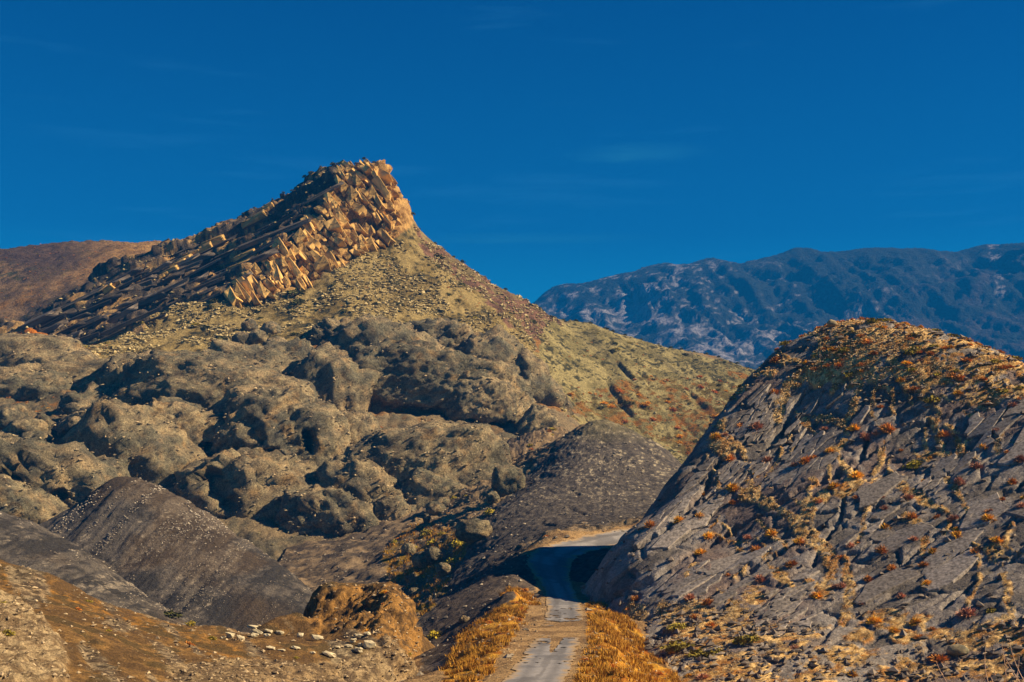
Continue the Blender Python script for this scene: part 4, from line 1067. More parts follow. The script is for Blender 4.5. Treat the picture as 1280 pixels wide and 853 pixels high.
fall = P(445, 330, 696) - P(398, 280, 719); fall /= np.linalg.norm(fall)
fn = np.cross(peak.st, fall); fn *= np.sign(fn[0]); fn /= np.linalg.norm(fn)
k = k[(peak.py[k] > 210) & (peak.px[k] < 500)]
spots = poisson(peak.p[rng.choice(k, 8000)], 3.2, 276, rng)
place_parts(peak.obj, "rock_block", [block_mesh("rock_block", s + 60, .26) for s in range(8)], M_GOLD, spots, fall, fn, ((3.5, 9.5), (1.5, 3.8), (2.8, 5)), .17, rng, lift=-1.2)
gold = []
for gx, gy in ((224, 330), (232, 325), (240, 320), (250, 314), (256, 310), (268, 303), (310, 279), (318, 273), (328, 266), (334, 262), (346, 306), (352, 301), (338, 318), (346, 313), (355, 308), (136, 362), (145, 356), (205, 345), (214, 340), (300, 330), (310, 322), (180, 352)):
    q, n = peak.at(gx, gy)
    if q is not None: gold.append(q)
place_parts(peak.obj, "rock_block", [block_mesh("rock_block", s + 80, .2) for s in range(4)], M_GOLD, gold, peak.st, BEDN, ((7, 13), (4, 7), (2.5, 4.5)), .08, rng, lift=.3)
k = np.where(peak.mask['slab'] & peak.front & (peak.px < 425))[0]
k = k[peak.py[k] > np.interp(peak.px[k], [0, 180, 270, 330, 390, 430], [420, 332, 297, 270, 240, 224])]
spots = poisson(peak.p[rng.choice(k, 6000)], 4.4, 280, rng)
place_parts(peak.obj, "rock_ledge", [block_mesh("rock_ledge", s + 20, .16) for s in range(5)], M_STRATA, spots, peak.st, BEDN, ((10, 30), (2, 5), (1.0, 2.2)), .08, rng, lift=-.35)

# ------------------------------------------------------------------ slabs of the right hill (parts of it)
def hill_slabs():
    rg = np.random.RandomState(5)
    a = .50
    ca, sa = math.cos(a), math.sin(a)
    ex, ey = 6.6, 2.9
    cells = []
    # jittered lattice in the slab frame
    pts = []
    tries = rg.uniform((-25, 5), (35, 75), (60000, 2))
    dens = vn(np.column_stack([tries / 3.0, np.zeros(len(tries))]))
    cellmap = {}
    for q, dn in zip(tries, dens):
        r = .75 + .75 * dn + rg.uniform(-.2, .2)
        i, j = int(math.floor(q[0])), int(math.floor(q[1]))
        if all((q[0] - a[0]) ** 2 + (q[1] - a[1]) ** 2 > r * r for di in (-1, 0, 1) for dj in (-1, 0, 1) for a in cellmap.get((i + di, j + dj), ())):
            cellmap.setdefault((i, j), []).append(q); pts.append(q)
    pts = np.array(pts)
    def to_xy(u):
        X = u[..., 0] * ex; T = u[..., 1] * ey
        x = X * ca - T * sa; t = X * sa + T * ca
        return x, t / 1.1
    x, y = to_xy(pts)
    ok = (x > 13) & (x < 100) & (y > 138) & (y < 250)
    made = 0
    order = [k for k in np.where(ok)[0]]
    rg.shuffle(order)
    for k in order:
        c = pts[k]
        poly = [np.array(q) for q in ((c[0] - 1.6, c[1] - 1.6), (c[0] + 1.6, c[1] - 1.6), (c[0] + 1.6, c[1] + 1.6), (c[0] - 1.6, c[1] + 1.6))]
        d = pts - c; dd = (d ** 2).sum(1)
        for m in np.argsort(dd)[1:14]:
            mid = (pts[m] + c) / 2; n = pts[m] - c; n = n / np.linalg.norm(n)
            lim = mid @ n - rg.uniform(.0, .022)
            out = []
            for i in range(len(poly)):
                A, B = poly[i], poly[(i + 1) % len(poly)]
                da, db = A @ n - lim, B @ n - lim
                if da <= 0: out.append(A)
                if da * db < 0: out.append(A + (B - A) * da / (da - db))
            poly = out
            if len(poly) < 3: break
        if len(poly) < 3: continue
        poly = np.array(poly)
        # drop near-duplicate corners, chip the rest
        good = [q for i, q in enumerate(poly) if np.linalg.norm(q - poly[i - 1]) > .12]
        if len(good) < 3: continue
        poly = np.array(good)
        mids = (poly + np.roll(poly, -1, 0)) / 2
        poly = np.stack([poly + rg.uniform(-.035, .035, poly.shape), mids + rg.uniform(-.09, .09, poly.shape)], 1).reshape(-1, 2)
        if len(poly) > 12: poly = poly[:12]
        x, y = to_xy(poly); cx, cy = to_xy(c)
        idx = hill.idx(np.append(x, cx), np.append(y, cy))
        vis = hill.front[idx[-1]]
        ppx, ppy = hill.px[idx[-1]], hill.py[idx[-1]]
        if not vis or ppx > 1300 or ppy > 865 or ppx < 760: continue
        sm = hill.soil[idx].mean()
        if sm > .3 or hill.vein[idx].max() > .55 or hill.rift[idx].max() > .6 or hill.rift[hill.idx((x + cx) / 2, (y + cy) / 2)].max() > .6 or hill.soil[hill.idx((x + cx) / 2, (y + cy) / 2)].mean() > .35: continue
        q = hill.p[idx]
        A = np.stack([x, y, np.ones(len(x))], 1)
        cf = np.linalg.lstsq(A, q[:-1, 2], rcond=None)[0]
        n = np.array([-cf[0], -cf[1], 1.]); n /= np.linalg.norm(n)
        if n[2] < .5 or np.abs(A @ cf - q[:-1, 2]).max() > .55 or ppx < np.interp(ppy, [440, 515, 600, 672, 745, 860], [985, 925, 862, 798, 780, 780]): continue
        tilt = rg.uniform(-.03, .03, 2)
        top = np.stack([x, y, A @ cf + (x - cx) * tilt[0] + (y - cy) * tilt[1]], 1)
        up = rg.uniform(.10, .22)
        cen = top.mean(0)
        inner = cen + (top - cen) * .95 + n * up
        rim = cen + (top - cen) * 1.0 + n * (up - rg.uniform(.05, .14))
        low = top - n * 1.2
        hub = cen + n * (up + rg.uniform(-.02, .06))
        nn = len(top)
        V = np.vstack([inner, rim, low, hub[None]]) - cen
        f = []
        for i in range(nn):
            j = (i + 1) % nn
            f += [(3 * nn, i, j), (i, nn + i, nn + j), (i, nn + j, j), (nn + i, 2 * nn + i, 2 * nn + j), (nn + i, 2 * nn + j, nn + j)]
        m = new_mesh("rock_slab", V, f, smooth=False)
        area = abs(np.sum(x * np.roll(y, -1) - y * np.roll(x, -1))) / 2
        if np.cross(top[1] - top[0], top[2] - top[1])[2] < 0: m.flip_normals()
        link("rock_slab", m, M_SLAB, parent=hill.obj, loc=cen)
        made += 1
        if made >= 300: break
    return made
n_slab = hill_slabs()
# ------------------------------------------------------------------ loose stones
OCT = np.array([[1, 0, 0], [-1, 0, 0], [0, 1, 0], [0, -1, 0], [0, 0, 1], [0, 0, -1]], float)
OCTF = np.array([[0, 2, 4], [2, 1, 4], [1, 3, 4], [3, 0, 4], [2, 0, 5], [1, 2, 5], [3, 1, 5], [0, 3, 5]], np.int32)
def loose_stones(name, parent, pos, nrm, size, ca, cb, seed, label, flat=.6):
    r = np.random.RandomState(seed)
    n = len(pos)
    v = OCT[None] * r.uniform(.55, 1.25, (n, 6, 1)) + r.uniform(-.25, .25, (n, 6, 3))
    v *= (size[:, None] * r.uniform(.7, 1.3, (n, 3)) * np.array([1, 1, flat]))[:, None, :]
    a = r.uniform(0, 6.28, n); c_, s_ = np.cos(a), np.sin(a)
    x = v[..., 0] * c_[:, None] - v[..., 1] * s_[:, None]
    y = v[..., 0] * s_[:, None] + v[..., 1] * c_[:, None]
    v = np.stack([x, y, v[..., 2]], -1)
    v = v + pos[:, None, :] + nrm[:, None, :] * (size * .18)[:, None, None]
    f = (OCTF[None] + (np.arange(n) * 6)[:, None, None]).reshape(-1, 3)
    t = np.repeat(r.rand(n), 6)
    m = new_mesh(name, v.reshape(-1, 3), f, mixc(ca, cb, t), smooth=False)
    return link(name, m, M_STONE, parent=parent, kind='stuff', label=label)
def on(land, n, w, seed):
    k = land.sample(n, (w * land.front).astype(float), np.random.RandomState(seed))
    return k
inframe = lambda L: (L.px > -20) & (L.px < 1300) & (L.py < 875)
def sizes(n, a, b, seed, p=2.2):
    return a + (b - a) * np.random.RandomState(seed).rand(n) ** p
k = on(hill, 17000, inframe(hill) * (np.clip(hill.soil, 0, 1) ** 1.5 + 1.6 * hill.vein + .5 * (hill.foot > .3)), 1)
loose_stones("loose_stones", None, hill.p[k], hill.n[k], sizes(len(k), .08, .40, 1), (0.34, 0.20, 0.07), (0.70, 0.50, 0.26), 2, 'pale golden stones littering the soil of the right hill')
def pebbles():
    """stones weathering out of the conglomerate of the outcrop"""
    r = np.random.RandomState(77)
    q = np.concatenate([a for a, b, c in PEBBLE]); n = np.concatenate([b for a, b, c in PEBBLE])
    w = np.concatenate([np.full(len(a), c) for a, b, c in PEBBLE]) * (n[:, 1] < .25) * (n[:, 2] > -.5)
    w = w * (.25 + sst(-.2, .4, fbm(q / 7 + 12, 3)))
    c = np.cumsum(w)
    k = np.minimum(np.searchsorted(c, r.rand(15000) * c[-1]), len(w) - 1)
    pos = q[k] + r.normal(0, .35, (len(k), 3))
    loose_stones("outcrop_pebbles", None, pos, n[k], sizes(len(k), .18, .85, 78, 2.6), (0.085, 0.075, 0.055), (0.52, 0.40, 0.23), 79, 'dark and pale stones weathering out of the rough rock outcrop')
pebbles()
k = on(hill, 5200, inframe(hill) * ((hill.foot > .3) * 1.2 + (hill.crest > .3) * .7 + .12), 41)
loose_stones("dark_stones", None, hill.p[k], hill.n[k], sizes(len(k), .12, .75, 42), (0.07, 0.06, 0.055), (0.26, 0.21, 0.16), 43, 'dark slate stones mixed into the rubble of the right hill')
M = peak.mask
k = on(peak, 11000, (M['talus'] * 1.0 + M['slab'] * .12 + M['maroon'] * .6) * (fbm(peak.p / 18 + 5, 3) > -.25), 3)
loose_stones("talus_stones", None, peak.p[k], peak.n[k], sizes(len(k), .3, 1.5, 4), (0.20, 0.16, 0.07), (0.50, 0.40, 0.20), 5, 'pale broken stones of the talus below the golden cliff')
k = on(peak, 5000, M['olive'] * 1.0 + M['low'] * .35, 6)
loose_stones("slope_stones", None, peak.p[k], peak.n[k], sizes(len(k), .25, 1.0, 7), (0.14, 0.12, 0.06), (0.42, 0.36, 0.2), 8, 'small stones strewn over the olive slope and between the rocks')
for L, nm, sd_, n_, w in ((cone, "scree_stones", 9, 4600, sst(.0, .5, fbm(np.stack([cone.p[:, 0] / 4 - cone.p[:, 2] / 8, cone.p[:, 1] / 30, cone.p[:, 2] / 40], 1), 4))),
                          (cone2, "ridge_stones", 10, 900, sst(.2, .6, fbm(cone2.p / 8 + 3, 4)))):
    k = on(L, n_, w, sd_)
    loose_stones(nm, None, L.p[k], L.n[k], sizes(len(k), .12, .55, sd_), (0.16, 0.13, 0.10), (0.50, 0.44, 0.34), sd_, 'pale stones in streaks over the dark scree' if nm == "scree_stones" else 'pale stones scattered on the smooth gravel ridge')
w = inframe(front) * (front.out * 1.0 + front.out2 * 1.2 + front.knob * .5 + .10 + .9 * (fbm(np.stack([(front.p[:, 0] + front.p[:, 1] * .45) / 3, front.p[:, 1] / 18, front.p[:, 2] / 9], 1), 4) > .15))
k = on(front, 6500, w, 12)
loose_stones("slope_gravel", None, front.p[k], front.n[k], sizes(len(k), .06, .34, 13), (0.14, 0.10, 0.06), (0.48, 0.37, 0.22), 14, 'loose stones on the brown grassy slope at the bottom left')
w = vall.mound * sst(.0, .4, fbm(vall.p / 7, 4) + .2 * (vall.p[:, 1] > 350)) + vall.valley * 1.0 + 1.6 * ((vall.px > 755) & (vall.px < 828) & (vall.py > 562) & (vall.py < 594)) + .7 * ((vall.p[:, 1] > 285) & ~vall.mound) + vall.ldark * .5 + .15 * (vall.dist > 3.5)
k = on(vall, 1800, ((vall.gl | vall.gr) * 1.0 + .6 * ((vall.dist > 2.9) & (vall.dist < 6) & (vall.p[:, 1] < 215))) * inframe(vall), 18)
loose_stones("verge_stones", None, vall.p[k], vall.n[k], sizes(len(k), .05, .26, 19), (0.12, 0.08, 0.05), (0.50, 0.38, 0.22), 20, 'small stones along the road verges and on the grassy banks')
k = on(vall, 7000, w * inframe(vall), 15)
loose_stones("gravel", None, vall.p[k], vall.n[k], sizes(len(k), .10, .6, 16), (0.09, 0.08, 0.07), (0.40, 0.34, 0.25), 17, 'grey stones over the gravel mound, the stream bed and the road banks')

# pale flat stones on the grassy flat, one object each
PALE = [('topmost pale flat stone at the far edge of the grassy flat', 316, 784, 15, 5), ('leftmost humped pale stone on the grassy flat', 287, 794, 11, 8), ('small grey stone touching the leftmost humped one', 279, 797, 7, 4),
        ('low double-ended pale stone near the leftmost one', 301, 797, 11, 5), ('front left pale stone of the close cluster', 318, 794, 10, 5), ('upper left pale stone of the close cluster', 322, 790, 13, 5),
        ('upper right pale stone of the close cluster', 335, 789, 11, 5), ('lower right pale stone of the close cluster', 334, 794, 9, 4), ('pale stone with a dark left side, right end of the cluster', 349, 791, 10, 5),
        ('long thin pale stone lying alone on the slope below', 339, 810, 12, 4), ('thin pale stone end to end with the long thin one', 352, 813, 9, 3),
        ('small pinkish stone at the foot of the knob', 375, 794, 8, 6), ('yellowish stone with a dark underside at the knob foot', 397, 797, 15, 7),
        ('long pale stone starting the middle row', 370, 810, 12, 4), ('short pale stone in the middle row', 391, 816, 8, 4), ('bumpy yellow stone ending the middle row', 411, 818, 17, 6),
        ('small pale stone alone right of the middle row', 421, 809, 9, 4), ('pale oval stone below the knob fissure', 448, 795, 10, 6), ('flat pale stone nearest the knob fissure', 459, 792, 9, 5),
        ('largest angular pale stone on the grassy flat', 462, 806, 14, 11), ('pale round stone left of the largest one', 441, 801, 9, 6), ('white sliver of stone under the pale round one', 437, 808, 10, 4), ('yellow flat stone in front of the largest one', 448, 812, 13, 7), ('small yellow stone just left of the largest one', 450, 806, 7, 5)]
for i, (lab, px, py, w_, h_) in enumerate(PALE):
    q, n = front.at(px, py + h_ * .4)
    rock("pale_stone", lab, "stone", px, py, w_ * .92, h_ * .8, float(q[1]), seed=100 + i, level=2, rough=1.2, lump=.55, flat=True, under=0, sink=0, deep=.9, tone=1, box=.55, tilt=(12 if w_ > 9 else 0), mat=M_STONE, group='pale stones lying on the grassy flat')
for o in bpy.data.objects:
    if o.name.startswith("pale_stone"):
        a = o.data.color_attributes["Col"].data
        b = np.empty(len(a) * 4, np.float32); a.foreach_get("color", b); b = b.reshape(-1, 4)
        lum = b[:, :3].mean(1, keepdims=True)
        b[:, :3] = np.clip(np.array([[.50, .43, .28]]) * (.55 + lum * 1.8), 0, .7); a.foreach_set("color", b.ravel())

# ------------------------------------------------------------------ shrubs
def tuft_mesh(name, n, seed, mode, mat):
    r = np.random.RandomState(seed)
    V, Fc = [], []
    for i in range(n):
        th = r.uniform(0, 2 * math.pi)
        if mode == 'tuft':
            el = math.asin(r.uniform(.05, 1))
            d = np.array([math.cos(th) * math.cos(el), math.sin(th) * math.cos(el), math.sin(el)])
            L = r.uniform(.65, 1.05)
            b = np.array([*r.uniform(-.22, .22, 2), 0]); tip = b * .5 + d * L
            s = np.cross(d, r.normal(size=3)); s /= np.linalg.norm(s); s *= r.uniform(.04, .09)
            mid = (b + tip) / 2
            V += [b, mid + s, tip, mid - s]
            k = len(V); Fc += [(k - 4, k - 3, k - 2), (k - 4, k - 2, k - 1)]
        else:
            u = r.normal(size=3); u /= np.linalg.norm(u); u[2] = abs(u[2]) * .9
            c = u * (r.uniform(.25, 1) ** .5) * (1 + .25 * math.sin(3 * th + seed)) + np.array([0, 0, .12])
            a = r.normal(size=3); a /= np.linalg.norm(a); b = np.cross(a, r.normal(size=3)); b /= np.linalg.norm(b)
            s = r.uniform(.12, .26)
            V += [c + a * s, c + b * s * .7, c - a * s, c - b * s * .7]
            k = len(V); Fc += [(k - 4, k - 3, k - 2), (k - 4, k - 2, k - 1)]
    m = new_mesh(name, np.array(V), np.array(Fc, np.int32), smooth=False)
    m.materials.append(mat)
    return m
def shrub_mat(name, col, rand=.3):
    return plain_mat(name, col, .45, 2.5, rand=rand)
KIND = {
    'rust': shrub_mat("rust_shrub", (0.58, 0.24, 0.05)), 'gold': shrub_mat("gold_shrub", (0.75, 0.38, 0.035)), 'pink': shrub_mat("pink_shrub", (0.50, 0.24, 0.14)),
    'olive': shrub_mat("olive_shrub", (0.27, 0.21, 0.03)), 'green': shrub_mat("green_shrub", (0.075, 0.075, 0.02)), 'yellow': shrub_mat("yellow_shrub", (0.38, 0.30, 0.03))}
WORD = {'rust': 'rust-orange', 'gold': 'golden', 'pink': 'dusty pink-brown', 'olive': 'olive-green', 'green': 'dark green', 'yellow': 'yellow-green'}
MESH = {k_: [tuft_mesh("dry_shrub", 170, 5 + i * 7 + len(k_), 'tuft' if k_ in ('rust', 'gold', 'pink') else 'leaf', m_) for i in range(3)] for k_, m_ in KIND.items()}
def shrub(q, n, size, kind, label, group, rg, flat=1.0):
    o = bpy.data.objects.new("dry_shrub" if kind in ('rust', 'gold', 'pink') else "shrub", MESH[kind][rg.randint(3)])
    up = Vector(n * .5 + np.array([0, 0, .6])).normalized()
    o.rotation_mode = 'QUATERNION'
    o.rotation_quaternion = up.to_track_quat('Z', 'Y') @ Matrix.Rotation(rg.uniform(0, 6.28), 3, 'Z').to_quaternion()
    s = size * rg.uniform(.85, 1.15)
    o.scale = (s * rg.uniform(.85, 1.2), s * rg.uniform(.85, 1.2), s * flat * rg.uniform(.75, 1.05))
    o.location = q - n * .06 * size
    o['label'] = label; o['category'] = 'shrub'
    if group: o['group'] = group
    COL.objects.link(o)
    return o
rg = np.random.RandomState(21)
# single shrubs one can point to
for lab, px, py, wpx, kind, land in [
    ('large yellow-green bush among the slabs in the middle of the right hill', 1144, 582, 20, 'yellow', hill),
    ('olive-green bush above the pale scar below the hill crest', 1165, 503, 19, 'olive', hill),
    ('bright golden round bush at the end of a pale soil streak', 1167, 691, 16, 'gold', hill),
    ('bright golden bush with a pale stone wedge beneath it', 1160, 731, 16, 'gold', hill),
    ('large dusty pink-brown spreading bush above the lone boulder', 1209, 768, 30, 'pink', hill),
    ('olive bush just right of the spreading pink-brown bush', 1238, 765, 14, 'olive', hill),
    ('big olive bush at the hill foot beside the golden bank', 847, 812, 32, 'olive', hill),
    ('second olive bush at the hill foot, right of the big one', 874, 822, 30, 'olive', hill),
    ('wide golden-olive bush at the hill foot below the pale rubble', 934, 804, 26, 'olive', hill),
    ('pale rust shrub with trailing roots at the right hill edge', 1246, 540, 17, 'pink', hill),
    ('wide rust shrub on a soil ledge across the middle of the hill', 1110, 538, 28, 'rust', hill),
    ('rust shrub directly left of the lone boulder', 1174, 826, 26, 'rust', hill),
    ('dark rust bush leaning over its own shadow at the soil patch edge', 1086, 725, 18, 'rust', hill),
    ('tall rust and golden shrub on the slabs nearest the road bend', 915, 630, 13, 'rust', hill),
    ('wide dark shrub on the soil below the crest of the right hill', 1140, 441, 22, 'olive', hill),
    ('shaggy golden shrub hanging down a soil scar below the crest', 1127, 476, 14, 'gold', hill),
    ('dark round bush at the lower tip of the gravel ridge', 215, 771, 20, 'green', cone2),
    ('yellow-orange bush beside the dark round one at the ridge tip', 238, 778, 14, 'olive', front),
    ('large dark green bush in the talus under the golden cliff', 368, 368, 24, 'green', peak),
    ('second dark bush lower in the talus, by an orange plant', 372, 381, 20, 'green', peak),
    ('pale grey-green bush on the dark road embankment', 544, 797, 16, 'yellow', vall),
    ('bright yellow-green bush in the upper stream bed', 612, 643, 15, 'yellow', vall),
    ('yellow-green bush in the middle of the stream bed', 574, 683, 15, 'yellow', vall),
    ('small bright green bush low in the stream bed', 562, 704, 14, 'yellow', vall),
    ('olive bush against the foot of the pointed rock wall', 534, 668, 16, 'olive', vall),
    ('olive bush at the corner of the road where the shade ends', 742, 750, 13, 'olive', vall),
    ('red-orange shrub on the bank above the road bend', 683, 671, 9, 'rust', vall)]:
    q, n = land.at(px, py)
    if q is None: continue
    shrub(q, n, wpx / 2 / F * q[1] * 1.05, kind, lab, None, rg, .95 if wpx < 20 else .7)
LISTED = [(1040, 611), (1023, 627), (1106, 636), (1135, 624), (1238, 640), (1236, 650), (1197, 671), (1245, 676), (1103, 691), (1115, 712), (1064, 683), (1126, 746), (1053, 734), (1022, 747), (1093, 779),
          (1050, 699), (1002, 679), (1156, 707), (1106, 662), (1140, 648), (1192, 648), (1199, 603), (1266, 603), (1277, 635), (1219, 692), (1267, 508), (1070, 596), (1041, 609), (1036, 564), (1006, 578), (958, 577),
          (917, 612), (1220, 585), (1083, 547), (1067, 538), (969, 491), (970, 452), (1275, 577), (1202, 605), (945, 536), (894, 547), (913, 575), (992, 583), (1024, 628), (876, 647), (945, 689), (988, 707), (950, 725),
          (874, 692), (863, 748), (885, 755), (867, 774), (999, 678), (1018, 746), (795, 749), (848, 650), (814, 658), (880, 620), (885, 671), (934, 673), (964, 669), (1089, 777), (1117, 790), (1065, 845), (1230, 560), (1180, 545)]
MARKS = {
 'hill': [("the yellow boulder on the crest", 1040, 405), ("the lone grey boulder", 1197, 815), ("the large yellow-green bush", 1144, 582), ("the olive bush below the crest", 1165, 503),
          ("the bright golden round bush", 1167, 691), ("the spreading pink-brown bush", 1209, 768), ("the big olive bush at the hill foot", 847, 812), ("the wide rust shrub on its ledge", 1110, 538),
          ("the long bare stalks", 1250, 830), ("the road bend", 770, 690), ("the broad pale soil scar", 980, 500), ("the dark rust bush", 1086, 725), ("the hanging golden shrub", 1127, 476), ("the wide dark crest shrub", 1140, 441)],
 'peak': [("the summit", 470, 205), ("the large dark bush under the cliff", 370, 368), ("the golden cliff", 420, 320), ("the dark blocky rock crown", 545, 428), ("the gravel mound top", 755, 528),
          ("the pale gully of the olive slope", 730, 470), ("the low end of the ridge", 930, 465), ("the boulder pile", 322, 420), ("the pale dome at the left edge", 20, 440), ("the biggest pitted bluff", 345, 562), ("the maroon band", 600, 350)],
 'vall': [("the road bend corner", 742, 750), ("the road gap", 700, 790), ("the foot of the left bank", 560, 840), ("the olive hill-foot bush", 847, 812), ("the big reddish boulder", 592, 664), ("the largest shadowed block", 636, 602), ("the round pale boulder", 527, 701), ("the bright yellow-green bush", 612, 643)],
 'front': [("the largest angular pale stone", 462, 806), ("the crumbling knob", 460, 750), ("the dark bush at the ridge tip", 215, 771), ("the rocky patch at bottom left", 40, 800), ("the pale stone cluster", 325, 792)]}
def say(px, py, size, mid, kind, where, noun):
    m = min(MARKS[where], key=lambda q: math.hypot(px - q[1], py - q[2]))
    dx, dy = px - m[1], py - m[2]
    dist = math.hypot(dx, dy)
    how = 'just ' if dist < 26 else ('well ' if dist > 75 else '')
    if min(abs(dx), abs(dy)) > .45 * max(abs(dx), abs(dy)):
        d = ('up' if dy < 0 else 'down') + ('-left of' if dx < 0 else '-right of')
    elif abs(dx) > abs(dy): d = 'left of' if dx < 0 else 'right of'
    else: d = 'above' if dy < 0 else 'below'
    return ('small ' if size < mid * .8 else ('large ' if size > mid * 1.2 else 'middling ')) + WORD[kind] + ' ' + noun + ' ' + how + d + ' ' + m[0]
KK = ['rust', 'gold', 'pink', 'rust', 'gold', 'pink', 'rust']
for px, py in LISTED:
    q, n = hill.at(px, py)
    kd = KK[rg.randint(7)]
    s_ = rg.uniform(15, 22)
    shrub(q, n, s_ / 2 / F * q[1], kd, say(px, py, s_, 12.5, kd, 'hill', 'slab shrub'), 'shrubs of the right hill', rg)
def grow(land, n, w, kinds, lo, hi, where, noun, group, flat=.75):
    for k_ in land.sample(n, w.astype(float), rg):
        kd = kinds[rg.randint(len(kinds))]
        sz = rg.uniform(lo, hi)
        shrub(land.p[k_], land.n[k_], sz, kd, say(land.px[k_], land.py[k_], sz, (lo + hi) / 2, kd, where, noun), group, rg, flat)
def small_shrubs(land, n, w, kinds, lo, hi, label, seed):
    """growth too small and dense to count, joined into one mesh"""
    r = np.random.RandomState(seed)
    ks = land.sample(n, w.astype(float), r)
    tint = {'rust': (.50, .20, .045), 'gold': (.66, .34, .04), 'olive': (.24, .19, .035), 'green': (.075, .075, .02), 'pink': (.34, .17, .10)}
    Vs, Cs = [], []
    for k_ in ks:
        kd = kinds[r.randint(len(kinds))]
        sz = r.uniform(lo, hi); nb = 22
        th = r.uniform(0, 6.28, nb); el = np.arcsin(r.uniform(.05, 1, nb))
        d = np.stack([np.cos(th) * np.cos(el), np.sin(th) * np.cos(el), np.sin(el) * .75], 1)
        s = np.cross(d, r.normal(size=(nb, 3))); s *= (.13 * sz / np.linalg.norm(s, axis=1))[:, None]
        b = land.p[k_] + d * sz * .15
        t = land.p[k_] + d * sz * r.uniform(.7, 1.1, (nb, 1))
        Vs.append(np.stack([b - s * .4, (b + t) / 2 + s, t], 1)); Cs.append(np.repeat(np.array(tint[kd])[None] * r.uniform(.6, 1.4, (nb, 1)), 3, 0))
    V = np.concatenate(Vs).reshape(-1, 3)
    link("low_shrubs", new_mesh("low_shrubs", V, np.arange(len(V), dtype=np.int32).reshape(-1, 3), np.concatenate(Cs), smooth=False), M_STONE, kind='stuff', label=label)
top = inframe(hill) * hill.front * (hill.soil > .4)
grow(hill, 40, inframe(hill) * hill.front * (hill.soil < .3) * (hill.py > 470) * (hill.px > 900), KK, .55, 1.05, 'hill', 'slab shrub', 'shrubs of the right hill', .85)
grow(hill, 62, top * (hill.crest > .25), ['rust', 'rust', 'gold', 'olive', 'rust'], .6, 1.3, 'hill', 'shrub', 'shrubs of the right hill')
grow(hill, 34, top * (hill.py > 720), ['rust', 'rust', 'gold', 'olive', 'pink'], .5, 1.2, 'hill', 'shrub', 'shrubs of the right hill')
small_shrubs(hill, 300, top * (.25 + hill.crest), ['rust', 'rust', 'gold', 'olive', 'pink'], .18, .6, 'small rust and golden plants over the soil of the right hill', 61)
grow(peak, 46, M['saddle'] * peak.front, ['rust', 'rust', 'gold', 'green'], 1.5, 3.4, 'peak', 'bush', 'bushes of the mountain', .7)
grow(peak, 60, (M['talus'] | M['maroon']) * peak.front, ['green', 'green', 'olive', 'green'], 1.0, 2.6, 'peak', 'bush', 'bushes of the mountain', .7)
grow(peak, 36, M['olive'] * peak.front, ['green', 'olive', 'green'], .9, 2.2, 'peak', 'bush', 'bushes of the mountain', .7)
grow(peak, 26, (M['cliff'] | M['slab']) * peak.front, ['green', 'olive', 'rust'], .9, 2.0, 'peak', 'bush', 'bushes of the mountain', .7)
grow(peak, 24, (M['low'] & (peak.py < 540)) * peak.front, ['rust', 'gold', 'rust'], 1.0, 2.4, 'peak', 'plant', 'bushes of the mountain', .7)
small_shrubs(peak, 520, (M['saddle'] * 1.0 + .2 * M['olive'] + .12 * M['talus']) * peak.front, ['rust', 'rust', 'olive', 'green'], .5, 1.5, 'low rust and green growth over the mountain slopes', 62)
small_shrubs(peak, 260, in_poly(peak.px, peak.py, [(20, 470), (140, 478), (140, 520), (60, 530), (0, 520)]) * peak.front * 1.0 + in_poly(peak.px, peak.py, [(40, 415), (150, 430), (110, 452), (20, 448)]) * peak.front, ['rust', 'rust', 'gold'], .5, 1.3, 'orange plants over the soil between the left rocks', 64)
small_shrubs(brown, 500, ((brown.py < 420) & (brown.px > -20) & (brown.px < 230)) * brown.front * 1.0, ['green', 'olive', 'rust'], .6, 1.6, 'low scrub over the brown hill at the far left', 63)
for px in list(range(300, 470, 13)) + list(range(515, 930, 17)):
    px = px + rg.randint(-5, 6)
    c = np.where((np.abs(peak.px - px) < 3) & (peak.p[:, 1] < 900))[0]
    k_ = c[np.argmin(peak.py[c])]
    sz = rg.uniform(.8, 1.8)
    shrub(peak.p[k_], peak.n[k_], sz, 'green', say(px, peak.py[k_], sz, 1.3, 'green', 'peak', 'skyline bush'), 'bushes of the mountain', rg)
for px in range(965, 1280, 11):
    px = px + rg.randint(-4, 5)
    c = np.where((np.abs(hill.px - px) < 2))[0]
    k_ = c[np.argmin(hill.py[c])]
    kd = ['rust', 'olive', 'gold', 'rust'][rg.randint(4)]
    sz = rg.uniform(.5, 1.0)
    shrub(hill.p[k_], hill.n[k_], sz, kd, say(px, hill.py[k_], sz, .75, kd, 'hill', 'skyline shrub'), 'shrubs of the right hill', rg, .8)
grow(vall, 30, vall.valley * vall.front, ['rust', 'olive', 'gold', 'yellow'], .5, 1.5, 'vall', 'stream plant', 'plants of the stream bed', .8)
grow(front, 26, front.front * inframe(front) * (front.py < 850), ['rust', 'olive', 'gold'], .25, .7, 'front', 'tuft', 'tufts of the grassy slope', .7)
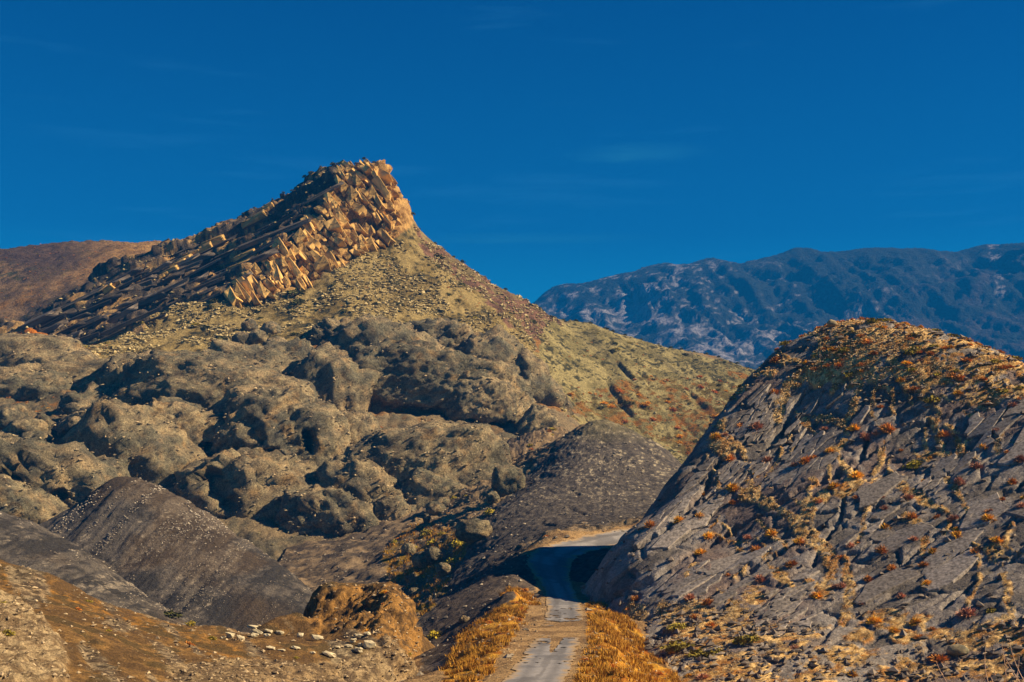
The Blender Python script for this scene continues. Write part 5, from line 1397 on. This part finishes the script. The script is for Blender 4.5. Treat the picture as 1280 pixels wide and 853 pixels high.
# dry golden grass of the two road banks: nobody could count it
def bank_grass(n, w, seed, name, label, lo, hi):
    r = np.random.RandomState(seed)
    k_ = vall.sample(n, w.astype(float), r)
    nb = 9
    b = np.repeat(vall.p[k_], nb, 0) + r.normal(0, .16, (n * nb, 3)) * (1, 1, .2)
    h = np.repeat(r.uniform(lo, hi, n), nb) * r.uniform(.6, 1.2, n * nb)
    tip = b + np.stack([r.normal(0, .35, n * nb) * h, r.normal(0, .35, n * nb) * h, h], 1)
    a = r.uniform(0, 6.28, n * nb); s = np.stack([np.cos(a), np.sin(a), a * 0], 1) * .055
    V = np.stack([b + s, b - s, tip], 1).reshape(-1, 3)
    t = np.repeat(np.repeat(r.rand(n), nb) * .7 + r.rand(n * nb) * .3, 3)
    c = mixc((0.16, 0.06, 0.012), (0.66, 0.36, 0.05), t)
    link(name, new_mesh(name, V, np.arange(len(V), dtype=np.int32).reshape(-1, 3), c, smooth=False), M_STONE, kind='stuff', label=label)
pn = fbm(vall.p / 2.2 + 8, 3)
bank_grass(3600, (vall.gl * 1.0 + vall.gr * 1.0) * vall.front * inframe(vall) * sst(.0, .45, pn + .5 * fbm(vall.p / .9 + 4, 2)) * sst(3.2, 7.0, vall.dist + 2.5 * pn), 31, "dry_grass", 'orange and golden dry grass on the banks either side of the road', .25, .75)
grow(vall, 70, (vall.gl | vall.gr) * vall.front * inframe(vall), ["rust", "gold", "rust"], .3, .75, "vall", "bank tuft", "tufts of the road banks", .8)
bank_grass(900, vall.valley * vall.front * (vall.py > 655) * sst(-.1, .3, pn), 33, "stream_grass", 'yellow-olive grass along the stream bed', .5, 1.2)
# long bare stalks in the bottom right corner
def stalks():
    base, n = hill.at(1250, 850)
    e = bpy.data.objects.new("dry_reed", None); e.location = base
    e['label'] = 'sparse dry plant with long bare pale stalks in the bottom right corner'; e['category'] = 'plant'
    COL.objects.link(e)
    mt = plain_mat("pale_stalk", (0.45, 0.30, 0.22), .3, 3)
    r = np.random.RandomState(3)
    for x0, y0, x1, y1, bow in ((1237, 870, 1232, 812, -1), (1258, 868, 1252, 806, .4), (1284, 872, 1262, 800, -1.5), (1278, 868, 1254, 818, -.6), (1222, 868, 1238, 838, .5), (1186, 868, 1170, 826, -.8), (1268, 870, 1274, 820, .5), (1244, 866, 1236, 842, 0)):
        a, _ = hill.at(min(x0, 1290), min(y0, 858)); b = P(x1, y1, a[1] - 1.0)
        ctl = (a + b) / 2 + np.array([bow * .5, 0, .25])
        ring = []
        for t in np.linspace(0, 1, 8):
            c = (1 - t) ** 2 * a + 2 * t * (1 - t) * ctl + t * t * b
            w = .055 * (1 - .65 * t)
            ring.append([c + w * np.array([math.cos(q), math.sin(q), 0]) for q in (0, 2.09, 4.19)])
        V = np.array(ring).reshape(-1, 3) - base
        f = [(3 * i + j, 3 * i + (j + 1) % 3, 3 * i + 3 + (j + 1) % 3, 3 * i + 3 + j) for i in range(7) for j in range(3)]
        link("stalk", new_mesh("stalk", V, f), mt, parent=e)
stalks()

# ------------------------------------------------------------------ air
def haze():
    m = bpy.data.materials.new("haze_air"); m.use_nodes = True
    t = m.node_tree; t.nodes.clear()
    o = t.nodes.new("ShaderNodeOutputMaterial"); v = t.nodes.new("ShaderNodeVolumePrincipled")
    v.inputs['Color'].default_value = (0.006, 0.21, 0.72, 1)
    v.inputs['Density'].default_value = HAZE
    t.links.new(v.outputs[0], o.inputs['Volume'])
    x, y0, y1, z0, z1 = 7100, -3100, 7100, -47, 1150
    V = np.array([[a, b, c] for a in (-x, x) for b in (y0, y1) for c in (z0, z1)], float)
    f = np.array([(0, 1, 3, 2), (4, 6, 7, 5), (0, 4, 5, 1), (2, 3, 7, 6), (0, 2, 6, 4), (1, 5, 7, 3)], np.int32)
    link("haze", new_mesh("haze", V, f, smooth=False), m, kind='stuff', label='thin blue haze filling the air over the valley')
HAZE = 1.45e-4
haze()
